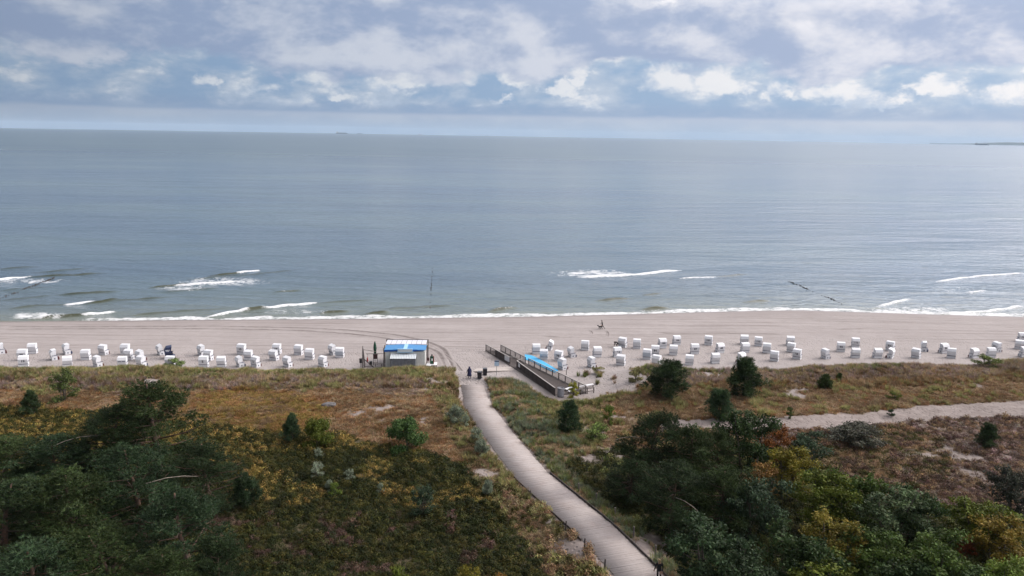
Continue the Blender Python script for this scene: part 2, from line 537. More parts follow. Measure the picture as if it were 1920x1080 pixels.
# ------------------------------------------------------------------ what grows where (laid out from the photograph, then kept on the ground)
def blob(u, v, cu, cv, ru, rv):
    return np.clip(1 - ((u - cu) / ru) ** 2 - ((v - cv) / rv) ** 2, 0, 1)
SAND_PATH = [(1150, 812), (1270, 797), (1380, 797), (1480, 792), (1600, 788), (1700, 778), (1800, 770), (1930, 766), (2100, 758)]
def sandy(x, y):
    """0..1 bare sand inside the dunes"""
    z = height(x, y, False)
    u, v = proj(x, y, z)
    n = fbm(x / 2.2, y / 2.2, 31, 4); n3 = fbm(x / .9, y / 1.3, 37, 3)
    s = np.zeros_like(x)
    pv = np.interp(u, [p[0] for p in SAND_PATH], [p[1] for p in SAND_PATH])
    pw = np.interp(u, [1150, 1300, 1480, 1700, 1920], [8, 10, 14, 14, 15])
    on = np.clip(1.5 - np.abs(v - pv + 9 * (n - 0.5) + 7 * (n3 - .5)) / pw, 0, 1) * (u > 1235)
    s = np.maximum(s, on)
    for (cu, cv, ru, rv, a) in [(290, 720, 30, 10, .9), (745, 775, 100, 18, .72), (800, 760, 34, 38, .66), (800, 715, 50, 8, .55),
                                (905, 890, 45, 12, .7), (1060, 985, 50, 18, .8), (1085, 1030, 60, 26, .7), (1210, 1030, 55, 30, .9), (1120, 850, 70, 70, .55), (1160, 780, 60, 20, .6),
                                (1150, 712, 70, 26, 1.3), (1330, 700, 40, 10, .7), (1500, 738, 36, 14, .7), (1820, 725, 36, 12, .6), (1730, 820, 130, 40, .52), (1780, 870, 140, 60, .62), (1900, 860, 120, 60, .5), (1720, 930, 40, 14, .6)]:
        s = np.maximum(s, a * blob(u, v, cu, cv, ru * 1.25, rv * 1.25) ** 0.5 * np.clip(2.6 * (0.55 * n + 0.45 * n3) - 0.55, 0, 1.3))
    dd = dune_d(x, y) + 3.0 * (fbm(x / 11.0, y / 11.0, 2, 3) - 0.5)
    s = np.maximum(s, 1 - sstep(dd, 44.5, 47.0))
    s = np.maximum(s, 1 - sstep(ramp_dist(x, y) + 2 * (n - .5), 4.0, 5.6))
    lat = np.abs(path_lat(x, y))
    s = np.maximum(s, 1 - sstep(lat + 0.9 * (n - 0.5), 1.7, 2.4))
    top = (y > 104) * (np.abs(x + 3.5) < 4.2)
    s = np.maximum(s, top * 1.0 * (y > 106))
    return np.clip(s, 0, 1)
PAL = {'marram': (0.330, 0.300, 0.130), 'green': (0.200, 0.215, 0.080), 'tan': (0.430, 0.320, 0.190), 'mauve': (0.340, 0.260, 0.220), 'orange': (0.330, 0.180, 0.080),
       'ochre': (0.300, 0.220, 0.065), 'olive': (0.076, 0.074, 0.020), 'teal': (0.210, 0.240, 0.150), 'umber': (0.125, 0.080, 0.060), 'dark': (0.032, 0.040, 0.013), 'brown': (0.290, 0.195, 0.110),
       'yellow': (0.270, 0.215, 0.035), 'silver': (0.270, 0.300, 0.240)}
KEYS = list(PAL); PALA = np.array([PAL[k] for k in KEYS])
def cover(x, y):
    """plant colour class for each ground point, plus how shrubby it is"""
    u, v = proj(x, y, height(x, y, False))
    n = fbm(x / 4.5, y / 4.5, 51, 4); n2 = fbm(x / 1.6, y / 1.6, 71, 3); r = RNG.random(len(x))
    k = np.full(len(x), KEYS.index('brown'))
    sh = np.zeros(len(x))
    def put(cond, *names):
        p = np.array([KEYS.index(q) for q in names])
        i = np.where(cond)[0]
        w = np.clip((n2[i] * 1.7 - 0.35 + 0.45 * (r[i] - 0.5)), 0, 0.999)
        k[i] = p[(w * len(p)).astype(int)]
    px_ = path_x(y)
    left = x < px_
    vj = v + 26 * (n - 0.5)
    crest = np.interp(u, [0, 650, 900, 1300, 1920], [690, 690, 705, 690, 670])
    put(left, 'orange', 'brown', 'tan', 'orange', 'brown')
    put(left & (vj < crest + 44), 'tan', 'mauve', 'brown', 'marram')
    put(left & (vj < crest + 18), 'marram', 'tan', 'green', 'marram')
    put(left & (blob(u, v, 480, 775, 190, 55) > 0.15 + 0.5 * n), 'ochre', 'orange', 'ochre', 'brown')
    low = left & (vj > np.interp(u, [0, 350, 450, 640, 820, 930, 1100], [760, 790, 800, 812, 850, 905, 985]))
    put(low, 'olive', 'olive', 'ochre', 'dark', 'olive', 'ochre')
    dk = low & (v > 850) & (n > 0.40)  # dark green near scrub, darkened further in colour to stand for foreground shade
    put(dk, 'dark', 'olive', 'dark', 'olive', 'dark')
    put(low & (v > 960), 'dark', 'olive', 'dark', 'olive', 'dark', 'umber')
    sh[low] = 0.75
    sh[low & (n2 > 0.6)] = 0.4
    put(left & (np.abs(path_lat(x, y)) < 5.5) & (v > 720), 'tan', 'brown', 'marram', 'olive', 'brown')
    right = ~left
    put(right, 'brown', 'brown', 'tan', 'brown', 'orange', 'marram')
    put(right & (vj < crest + 36), 'mauve', 'tan', 'mauve', 'brown')
    put(right & (vj < crest + 16), 'marram', 'tan', 'mauve', 'green')
    put(right & (u < 1130), 'tan', 'brown', 'marram', 'olive', 'green')
    put(right & (path_lat(x, y) < 6.0 + 3 * n) & (v > 712), 'teal', 'tan', 'teal', 'green', 'brown', 'tan')
    pv = np.interp(u, [p[0] for p in SAND_PATH], [p[1] for p in SAND_PATH])
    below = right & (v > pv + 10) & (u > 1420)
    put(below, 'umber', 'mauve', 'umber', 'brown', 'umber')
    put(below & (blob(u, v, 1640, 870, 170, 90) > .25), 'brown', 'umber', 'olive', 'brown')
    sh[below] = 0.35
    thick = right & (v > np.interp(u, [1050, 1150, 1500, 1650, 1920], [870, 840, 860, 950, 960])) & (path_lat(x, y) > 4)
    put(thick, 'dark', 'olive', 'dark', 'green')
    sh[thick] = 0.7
    return k, sh, u, v

def build_ground():
    xs = np.concatenate([np.linspace(-600, -120, 25)[:-1], np.arange(-120, 130, 0.5), np.linspace(130, 600, 25)])
    ys = np.concatenate([np.linspace(-60, 38, 20)[:-1], np.arange(38, 172, 0.45)])
    X, Y = np.meshgrid(xs, ys)
    x, y = X.ravel(), Y.ravel()
    z = height(x, y)
    d = shore(x) - y
    wet = np.clip((1 - sstep(d + 1.5 * (fbm(x / 6, y / 3, 17, 3) - .5), 0.6, 3.2)) * .9 + .28 * (1 - sstep(d, 3.0, 12.0)), 0, 1)
    veg = 1 - sandy(x, y)
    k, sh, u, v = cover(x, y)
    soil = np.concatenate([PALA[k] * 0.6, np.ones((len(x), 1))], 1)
    rak = sstep(d, 2.0, 5.0) * (1 - sstep(d, 29.0, 36.0)) + 0.22 * sstep(d, 30, 34) * (1 - sstep(d, 40, 45))
    tro = sstep(d, 26.0, 32.0) * 0.9 + 0.1
    nx, ny = len(xs), len(ys)
    i = np.arange(nx * ny).reshape(ny, nx)
    f = np.stack([i[:-1, :-1], i[:-1, 1:], i[1:, 1:], i[1:, :-1]], -1).reshape(-1, 4)
    me = raw_mesh('ground', np.stack([x, y, z], 1), f, [ground_material()], True,
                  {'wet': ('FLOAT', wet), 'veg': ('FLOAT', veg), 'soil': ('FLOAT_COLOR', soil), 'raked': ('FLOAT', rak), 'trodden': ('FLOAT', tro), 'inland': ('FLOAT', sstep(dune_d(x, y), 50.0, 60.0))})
    o = link(bpy.data.objects.new('ground', me))
    tag(o, 'pale raked beach sand running back into brown overgrown dunes', kind='structure')
build_ground()

# ------------------------------------------------------------------ sea
EARTH = 7.4e6
def sea_material():
    m = bpy.data.materials.new('sea_water'); m.use_nodes = True
    t = NT(m.node_tree); b = t.n['Principled BSDF']
    co = t.node('ShaderNodeTexCoord').outputs['Object']
    sep = t.node('ShaderNodeSeparateXYZ'); t.l.new(co, sep.inputs[0])
    x, y, z = sep.outputs
    sh = t.node('ShaderNodeAttribute'); sh.attribute_name = 'shallow'
    fo = t.node('ShaderNodeAttribute'); fo.attribute_name = 'foam'
    patch = t.noise(t.vmath('MULTIPLY', co, (0.004, 0.011, 0)), 1.0, 4, 0.55)
    deep = t.mix(t.smooth(patch, 0.35, 0.68), (0.060, 0.098, 0.134), (0.088, 0.132, 0.148))
    col = t.mix(sh.outputs['Fac'], deep, (0.140, 0.155, 0.125))
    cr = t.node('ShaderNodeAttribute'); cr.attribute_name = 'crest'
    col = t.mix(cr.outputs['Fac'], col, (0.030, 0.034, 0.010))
    # foam
    f1 = t.noise(t.vmath('MULTIPLY', co, (0.55, 1.0, 1)), 2.6, 6, 0.72, 0.8)
    fm = t.math('ADD', fo.outputs['Fac'], t.math('MULTIPLY', t.math('SUBTRACT', f1, 0.5), 1.7))
    fm = t.math('MULTIPLY', t.smooth(fm, 0.46, 0.95, 0.0, 0.92), t.smooth(fo.outputs['Fac'], 0.02, 0.2))
    col = t.mix(fm, col, (0.66, 0.67, 0.68))
    t.l.new(col, b.inputs['Base Color'])
    b.inputs['IOR'].default_value = 1.333
    # ripples : wind waves running in to the shore, slightly askew
    rot = t.node('ShaderNodeVectorRotate', rotation_type='Z_AXIS'); rot.inputs['Angle'].default_value = R(-7)
    t.l.new(co, rot.inputs['Vector'])
    rc = rot.outputs[0]
    far = t.smooth(y, 250.0, 1500.0)
    breeze = t.noise(t.vmath('MULTIPLY', co, (0.0016, 0.0038, 0)), 1.0, 3, 0.5)
    # a darker ruffled lane lies off shore, calmer water shines beyond it
    yw = t.math('MULTIPLY', y, t.math('ADD', 0.75, t.math('MULTIPLY', breeze, 0.5)))
    lane = t.math('MULTIPLY', t.smooth(yw, 1500.0, 2700.0), t.smooth(yw, 6500.0, 4200.0))
    calm = t.smooth(yw, 4500.0, 7500.0)
    w1 = t.noise(t.vmath('MULTIPLY', rc, (0.015, 0.050, 0)), 1.0, 6, 0.56, 0.35)
    w2 = t.noise(t.vmath('MULTIPLY', rc, (0.30, 0.80, 0)), 1.0, 2, 0.5, 0.2)
    h = t.math('ADD', t.math('MULTIPLY', w1, 3.6), t.math('MULTIPLY', w2, 0.36))
    bp = t.node('ShaderNodeBump')
    st = t.math('SUBTRACT', 1.0, t.math('MULTIPLY', far, 0.45))
    st = t.math('MULTIPLY', st, t.smooth(breeze, 0.25, 0.7, 0.75, 1.05))
    st = t.math('ADD', st, t.math('MULTIPLY', lane, 0.35))
    st = t.math('MULTIPLY', st, t.math('SUBTRACT', 1.0, t.math('MULTIPLY', calm, 0.8)))
    t.put(bp.inputs['Strength'], st)
    bp.inputs['Distance'].default_value = 0.80
    t.l.new(h, bp.inputs['Height'])
    t.l.new(bp.outputs[0], b.inputs['Normal'])
    ro = t.math('ADD', 0.13, t.math('MULTIPLY', far, 0.17))
    ro = t.math('ADD', ro, t.math('MULTIPLY', fm, 0.6))
    t.l.new(ro, b.inputs['Roughness'])
    return m

def build_sea():
    ys = [136.0]
    while ys[-1] < 232: ys.append(ys[-1] + 0.36)
    while ys[-1] < 30000: ys.append(ys[-1] * 1.022)
    ys = np.array(ys)
    c = np.linspace(-1, 1, 640)
    W = np.maximum(150.0, ys * 1.05)
    X = c[None, :] * W[:, None]
    Y = np.repeat(ys[:, None], len(c), 1)
    x, y = X.ravel(), Y.ravel()
    near = 1 - sstep(y, 190, 235)
    e = y - shore(x)
    damp = sstep(e, 0.0, 6.0)
    z = -(x * x + y * y) / (2 * EARTH)
    # low swell
    xr, yr = x * math.cos(.1) - y * math.sin(.1), x * math.sin(.1) + y * math.cos(.1)
    ph = 3.0 * fbm(x / 30, y / 30, 21, 3)
    sw = 0.07 * np.sin(yr / 1.25 + ph * 2.2) * (0.3 + fbm(x / 14, y / 6, 22, 3)) + 0.05 * np.sin(yr / 0.72 + xr / 9 + ph * 3)
    z = z + near * damp * sw
    foam = np.zeros_like(x); crest = np.zeros_like(x)
    def ridge(pts, A, fr, wf=0.55, wb=1.7):
        P = np.array([at(u, v, 0)[:2] for u, v in pts])
        P = P[np.argsort(P[:, 0])]
        x0, x1 = P[0, 0], P[-1, 0]
        i = np.where((x > x0 - 3) & (x < x1 + 3) & (y < 260))[0]
        yl = np.interp(x[i], P[:, 0], P[:, 1]) + 0.7 * (fbm(x[i] / 3.0, x[i] * 0, 61, 3) - 0.5)
        L = min(5.0, (x1 - x0) * 0.3)
        tp = sstep(x[i], x0 - 1.5, x0 + L) * (1 - sstep(x[i], x1 - L, x1 + 1.5))
        s = y[i] - yl
        pr = np.where(s < 0, np.exp(-(s / wf) ** 2), np.exp(-(s / wb) ** 2))
        z[i] += A * tp * pr * (0.7 + 0.6 * fbm(x[i] / 2.0, x[i] * 0 + 3, 62, 2))
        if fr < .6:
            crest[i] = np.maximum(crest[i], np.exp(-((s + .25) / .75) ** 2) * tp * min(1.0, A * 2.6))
        if fr > 0:
            ff = np.where(s < 0, np.exp(-(s / 0.9) ** 2), np.exp(-(s / 0.75) ** 2)) * tp ** 0.4
            foam[i] = np.maximum(foam[i], fr * ff)
    for pts, A, fr in [
        ([(-60, 531), (0, 526), (60, 519)], .42, 1.2), ([(50, 520), (120, 517), (200, 512)], .34, 0), ([(108, 553), (165, 550), (222, 547)], .32, 0), ([(0, 563), (60, 558), (110, 553)], .18, 0),
        ([(10, 579), (70, 574), (132, 571)], .24, 0), ([(128, 572), (172, 567)], .4, 1.25), ([(166, 570), (220, 563)], .5, 0), ([(212, 565), (315, 557)], .26, 0),
        ([(64, 598), (110, 595), (168, 591)], .5, .25), ([(160, 592), (208, 586)], .42, 1.2), ([(282, 540), (352, 533)], .4, 0), ([(325, 536), (400, 532), (460, 527)], .35, 1.15),
        ([(392, 518), (458, 512)], .38, 0), ([(450, 513), (482, 508)], .38, 1.2), ([(395, 594), (462, 582)], .4, 1.2), ([(455, 583), (500, 578)], .5, .1), ([(494, 579), (592, 569)], .4, 1.2),
        ([(606, 587), (650, 584)], .45, 0), ([(692, 588), (722, 586)], .42, 0), ([(590, 569), (700, 562)], .2, 0), ([(430, 520), (560, 505)], .2, 0), ([(350, 525), (440, 517)], .22, 0),
        ([(1080, 521), (1180, 517), (1278, 507)], .45, 1.3), ([(1272, 523), (1345, 520)], .3, .95), ([(1340, 520), (1400, 514)], .25, .5), ([(1206, 581), (1250, 577)], .5, 0), ([(1120, 564), (1185, 559)], .35, 0), ([(1208, 553), (1240, 550)], .3, 0),
        ([(918, 584), (965, 577)], .42, .55), ([(1395, 567), (1440, 564)], .3, 0), ([(1750, 529), (1830, 519), (1925, 512)], .3, .95), ([(1640, 577), (1708, 560)], .32, 1.0), ([(1760, 590), (1850, 585), (1925, 573)], .32, .9), ([(1810, 550), (1850, 545)], .25, .8),
        ([(60, 512), (170, 503)], .22, 0), ([(0, 505), (70, 500)], .24, 0), ([(300, 548), (420, 540)], .18, 0), ([(520, 548), (560, 545)], .3, .5), ([(230, 592), (330, 585), (430, 577)], .2, 0), ([(700, 580), (860, 572)], .2, 0), ([(0, 545), (100, 537)], .16, 0)]:
        ridge(pts, A, fr)
    u, v = proj(x, y, z)
    rag = fbm(x / 1.1, y / 1.6, 81, 4)
    for cu, cv, ru, rv, a in [(420, 528, 140, 15, .72), (70, 592, 100, 11, .8), (1110, 513, 120, 12, .8), (60, 527, 110, 8, .7), (340, 540, 90, 10, .7), (1700, 582, 140, 14, .75), (1800, 545, 140, 20, .5), (560, 585, 120, 8, .6), (1250, 584, 150, 6, .6)]:
        foam = np.maximum(foam, a * blob(u, v, cu, cv, ru, rv) * (0.35 + 1.2 * rag) * (y < 400))
    # swash
    we = 1.6 + 1.7 * (fbm(x / 7, x * 0, 91, 4) - 0.5) * 2
    sw_amt = np.interp(u, [0, 130, 200, 1920], [.35, .5, 1, 1])
    swash = sstep(e, -1.2, -0.1) * (1 - sstep(e, we, we + 1.6))
    foam = np.maximum(foam, swash * (0.42 + 0.75 * rag) * sw_amt)
    z = z + 0.10 * swash * rag
    shal = np.exp(-np.maximum(e, 0) / 13.0)
    n, mcol = len(ys), len(c)
    i = np.arange(n * mcol).reshape(n, mcol)
    f = np.stack([i[:-1, :-1], i[:-1, 1:], i[1:, 1:], i[1:, :-1]], -1).reshape(-1, 4)
    me = raw_mesh('sea', np.stack([x, y, z], 1), f, [sea_material()], True, {'foam': ('FLOAT', foam), 'shallow': ('FLOAT', shal), 'crest': ('FLOAT', crest)})
    o = link(bpy.data.objects.new('sea', me))
    tag(o, 'grey blue sea with small breakers and a line of foam', kind='structure')
build_sea()

# ------------------------------------------------------------------ footpath of sand-strewn planks
M_PLANK = None
def plank_material():
    m = bpy.data.materials.new('sandy_path_boards'); m.use_nodes = True
    t = NT(m.node_tree); b = t.n['Principled BSDF']
    b.inputs['Roughness'].default_value = 0.95
    b.inputs['Specular IOR Level'].default_value = 0.15
    co = t.node('ShaderNodeTexCoord').outputs['Object']
    sand, med, fine = sand_nodes(t, co)
    n = t.noise(co, 0.55, 5, 0.65)
    wood = t.mix(fine, (0.33, 0.285, 0.268), (0.245, 0.205, 0.190))
    lat = t.node('ShaderNodeAttribute'); lat.attribute_name = 'across'
    k = t.math('ADD', n, t.math('MULTIPLY', lat.outputs['Fac'], 0.22))
    col = t.mix(t.smooth(k, 0.20, 0.52), wood, t.vmath('SCALE', sand, 1.12))
    t.l.new(col, b.inputs['Base Color'])
    bp = t.node('ShaderNodeBump'); bp.inputs['Strength'].default_value = 0.5; bp.inputs['Distance'].default_value = 0.03
    t.l.new(fine, bp.inputs['Height']); t.l.new(bp.outputs[0], b.inputs['Normal'])
    return m
def path_frame(y):
    s = (path_x(y + 1) - path_x(y - 1)) / 2
    t = np.array([s, 1.0]) / math.hypot(s, 1)
    return np.array([path_x(y), y]), t, np.array([t[1], -t[0]])
def build_path():
    vs, fs, ac = [], [], []
    y = 106.3
    rr = random.Random(3)
    while y > 40:
        c, t, n = path_frame(y)
        w = 1.72 if y < 98 else 1.55
        z = float(path_z(min(y, 106.0)))
        hw = 0.062
        dz = rr.uniform(-0.012, 0.012)
        a0, a1 = w + rr.uniform(-.06, .06), w + rr.uniform(-.06, .06)
        tw = rr.uniform(-0.02, 0.02)
        b = len(vs)
        for lev in (-0.05, 0.02):
            for sx, sy in ((-1, -1), (1, -1), (1, 1), (-1, 1)):
                p = c + n * (a1 if sx > 0 else -a0) + t * (sy * hw + sx * tw)
                zz = z + (path_z(p[1]) - path_z(c[1])) * 0.5
                vs.append((p[0], p[1], zz + lev + dz)); ac.append(1.0)
        fs += [(b + 4, b + 5, b + 6, b + 7), (b, b + 1, b + 5, b + 4), (b + 1, b + 2, b + 6, b + 5), (b + 2, b + 3, b + 7, b + 6), (b + 3, b, b + 4, b + 7), (b + 3, b + 2, b + 1, b)]
        y -= 0.148 * t[1]
    me = raw_mesh('footpath', vs, fs, [plank_material()], False, {'across': ('FLOAT', np.zeros(len(vs)))})
    o = link(bpy.data.objects.new('footpath', me))
    tag(o, 'sand strewn plank footpath winding down between the dunes', kind='structure')
    # edging boards, laid end to end
    def edging(side, y0, y1):
        y = y0
        while y > y1:
            q = y - 2.35
            a, b = path_frame(y), path_frame(q)
            pa, pb = a[0] + a[2] * side * 1.86, b[0] + b[2] * side * 1.86
            MB().beam((pa[0], pa[1], path_z(y) + .05), (pb[0], pb[1], path_z(q) + .05), .07, .20).build('edging_board', M_WOODDARK, o)
            y = q - 0.05
    edging(1, 72, 44)
    edging(-1, 73.5, 60)
    return o
M_WOODDARK = mat('dark_weathered_wood', (0.085, 0.068, 0.062), 0.85, (0.05, 0.042, 0.04), 8, .4, 30)
M_WOODGREY = mat('grey_weathered_wood', (0.185, 0.165, 0.155), 0.85, (0.115, 0.10, 0.095), 8, .4, 30)
M_RAILTOP = mat('pale_handrail_wood', (0.36, 0.34, 0.325), 0.8, (0.25, 0.235, 0.22), 7)
M_CONC = mat('sandy_concrete', (0.39, 0.355, 0.33), 0.95, (0.34, 0.30, 0.275), 2.5, .3, 25)
M_WHITE = mat('white_paint', (0.72, 0.72, 0.73), 0.5, (0.62, 0.62, 0.64), 4)
M_CREAM = mat('cream_panel', (0.54, 0.55, 0.52), 0.5, (0.47, 0.48, 0.455), 2)
M_BLUE = mat('blue_roof_sheet', (0.036, 0.180, 0.42), 0.55, (0.060, 0.22, 0.43), 3)
M_BLUED = mat('deep_blue_fascia', (0.012, 0.085, 0.36), 0.45, (0.015, 0.10, 0.38), 3)
M_PALEBLUE = mat('pale_blue_sheet', (0.28, 0.50, 0.72), 0.5, (0.33, 0.53, 0.72), 3)
M_MAT = mat('blue_access_mat', (0.030, 0.330, 0.640), 0.7, (0.075, 0.38, 0.62), 2, .4, 30)
M_GREYSHEET = mat('grey_corrugated_steel', (0.155, 0.168, 0.188), 0.5, (0.125, 0.135, 0.15), 3, metallic=0.2)
M_PALESHEET = mat('pale_corrugated_roof', (0.52, 0.56, 0.575), 0.45, (0.44, 0.48, 0.50), 3)
M_POLY = mat('translucent_canopy_sheet', (0.62, 0.63, 0.68), 0.35, (0.56, 0.57, 0.62), 2)
M_NAVY = mat('navy_trim', (0.020, 0.028, 0.075), 0.6, (0.03, 0.04, 0.09), 6)
M_BLACK = mat('black_plastic', (0.014, 0.014, 0.017), 0.5, (0.022, 0.021, 0.024), 6)
M_GREEN = mat('dark_green_canvas', (0.006, 0.060, 0.030), 0.75, (0.008, 0.045, 0.025), 7)
M_RED = mat('red_plastic', (0.42, 0.035, 0.03), 0.5, (0.34, 0.03, 0.03), 6)
M_MAROON = mat('maroon_cushion', (0.085, 0.014, 0.016), 0.9, (0.055, 0.010, 0.012), 9)
M_BROWNBOARD = mat('brown_board', (0.055, 0.028, 0.030), 0.8, (0.075, 0.035, 0.035), 7)
M_INK = mat('number_ink', (0.020, 0.024, 0.045), 0.6)
M_WHITEINK = mat('white_lettering', (0.7, 0.72, 0.75), 0.6)
M_STONE = mat('grey_stone', (0.15, 0.14, 0.14), 0.9, (0.085, 0.08, 0.08), 3, .6, 14)
M_STEEL = mat('galvanised_steel', (0.30, 0.31, 0.32), 0.45, (0.25, 0.26, 0.27), 6, metallic=0.6)
M_SIGNBLUE = mat('pale_blue_sign', (0.42, 0.54, 0.66), 0.5, (0.38, 0.5, 0.62), 4)
M_WICKER = wicker('white_wicker', (0.70, 0.71, 0.73), (0.54, 0.55, 0.58))
M_WICKNAVY = wicker('navy_wicker', (0.018, 0.030, 0.085), (0.010, 0.017, 0.05))
M_SMOOTHW = mat('smooth_grey_cover', (0.47, 0.52, 0.58), 0.6, (0.43, 0.48, 0.54), 2)
def stripes(name, a, b_, freq):
    m = bpy.data.materials.new(name); m.use_nodes = True
    t = NT(m.node_tree); b = t.n['Principled BSDF']; b.inputs['Roughness'].default_value = 0.9
    sep = t.node('ShaderNodeSeparateXYZ'); t.l.new(t.node('ShaderNodeTexCoord').outputs['Object'], sep.inputs[0])
    t.l.new(t.mix(t.smooth(t.math('SINE', t.math('MULTIPLY', sep.outputs[0], freq)), -.1, .1), a, b_), b.inputs['Base Color'])
    return m
M_STRIPE_RED = stripes('maroon_striped_canvas', (0.085, 0.016, 0.018), (0.30, 0.24, 0.23), 44)
M_STRIPE_NAVY = stripes('navy_striped_canvas', (0.022, 0.034, 0.075), (0.33, 0.36, 0.42), 44)
footpath = build_path()

def ordinal(i):
    return ['first', 'second', 'third', 'fourth', 'fifth', 'sixth', 'seventh', 'eighth', 'ninth', 'tenth', 'eleventh', 'twelfth', 'thirteenth', 'fourteenth', 'fifteenth', 'sixteenth',
            'seventeenth', 'eighteenth', 'nineteenth', 'twentieth', 'twenty-first', 'twenty-second', 'twenty-third'][i]

# ------------------------------------------------------------------ concrete landing between path and ramp, wheel ruts
def build_slabs():
    pts = [(886, 702), (962, 695), (966, 687), (893, 691)]
    P = [on_beach(u, v) for u, v in pts]
    nrow = 5
    land = bpy.data.objects.new('landing', MB().add([(p[0], p[1], p[2] - .1) for p in P] + [(p[0], p[1], p[2] + .012) for p in P], [(4, 5, 6, 7), (0, 1, 5, 4), (1, 2, 6, 5), (2, 3, 7, 6), (3, 0, 4, 7)]).mesh('landing', M_CONC))
    link(land); tag(land, 'pale concrete landing linking the footpath and the ramp', kind='structure')
    P = [np.array(p) for p in P]
    for i in range(nrow):
        a, b = i / nrow, (i + 1) / nrow
        q = [P[0] * (1 - a) + P[1] * a, P[0] * (1 - b) + P[1] * b, P[3] * (1 - b) + P[2] * b, P[3] * (1 - a) + P[2] * a]
        c = sum(q) / 4
        q = [c + (p - c) * .985 for p in q]
        rz = .03 + .008 * (i % 2)
        MB().add([(p[0], p[1], p[2]) for p in q] + [(p[0], p[1], p[2] + rz) for p in q], [(4, 5, 6, 7), (0, 1, 5, 4), (1, 2, 6, 5), (2, 3, 7, 6), (3, 0, 4, 7)]).build('slab', M_CONC, land)
build_slabs()
M_RUT = None
def rut_material():
    m = bpy.data.materials.new('rutted_damp_sand'); m.use_nodes = True
    t = NT(m.node_tree); b = t.n['Principled BSDF']; b.inputs['Roughness'].default_value = 0.95; b.inputs['Specular IOR Level'].default_value = .15
    co = t.node('ShaderNodeTexCoord').outputs['Object']
    sand, med, fine = sand_nodes(t, co)
    cr = t.node('ShaderNodeAttribute'); cr.attribute_name = 'churn'
    n = t.noise(co, 1.2, 4, .7)
    t.l.new(t.mix(t.math('MULTIPLY', cr.outputs['Fac'], t.smooth(n, .25, .7, .35, .95)), sand, (0.105, 0.088, 0.082)), b.inputs['Base Color'])
    return m
M_RUT = rut_material()
def rut(pix, name='wheel_rut', w=0.38):
    P = np.array([on_beach(u, v)[:2] for u, v in pix])
    s = np.concatenate([[0], np.cumsum(np.hypot(*np.diff(P, axis=0).T))])
    # smooth resample
    q = np.arange(0, s[-1], 0.5)
    k = np.linspace(0, s[-1], len(P))
    px_, py_ = np.interp(q, s, P[:, 0]), np.interp(q, s, P[:, 1])
    for _ in range(12):
        px_[1:-1] = (px_[:-2] + 2 * px_[1:-1] + px_[2:]) / 4; py_[1:-1] = (py_[:-2] + 2 * py_[1:-1] + py_[2:]) / 4
    tx, ty = np.gradient(px_), np.gradient(py_); L = np.hypot(tx, ty); nx, ny = ty / L, -tx / L
    prof = [(-2.2, .004, 0), (-1.2, .09, .15), (-.55, .012, 1), (.55, .012, 1), (1.2, .09, .15), (2.2, .004, 0)]
    vs, ch = [], []
    ends = np.clip(np.minimum(q, q[-1] - q) / 2.5, 0.02, 1)
    for o_, dz, c in prof:
        ww = w * (.35 + .65 * ends) * (0.85 + .3 * fbm(q / 2.0, q * 0 + o_, 8, 3))
        x, y = px_ + nx * o_ * ww, py_ + ny * o_ * ww
        vs.append(np.stack([x, y, height(x, y) + ends * dz * (0.6 + .8 * fbm(q / 1.0, q * 0 + o_ * 3, 3, 3)) + .012 * ends - .006], 1)); ch.append(c * ends)
    n = len(q); vs = np.concatenate(vs)
    f = [(j * n + i, j * n + i + 1, (j + 1) * n + i + 1, (j + 1) * n + i) for j in range(len(prof) - 1) for i in range(n - 1)]
    o = link(bpy.data.objects.new(name, raw_mesh(name, vs, f, [M_RUT], True, {'churn': ('FLOAT', np.concatenate(ch))})))
    tag(o, kind='structure')
rut([(0, 613), (200, 613), (400, 612), (560, 615), (660, 620), (740, 628), (800, 640), (833, 655), (843, 675), (850, 700), (853, 712)])
rut([(0, 618), (200, 617), (400, 617), (560, 620), (650, 626), (720, 634), (790, 648), (822, 660), (834, 680), (842, 700), (846, 712)])
rut([(818, 655), (845, 672), (862, 690), (872, 706)], w=.16)
rut([(1010, 629), (1050, 633), (1100, 632)], w=.16)
rut([(1225, 622), (1258, 626), (1340, 625), (1480, 627)], w=.13)
rut([(1100, 617), (1112, 623), (1110, 629)], w=.16)
rut([(1135, 618), (1142, 626), (1140, 634)], w=.13)
rut([(1560, 618), (1650, 616)], w=.13)

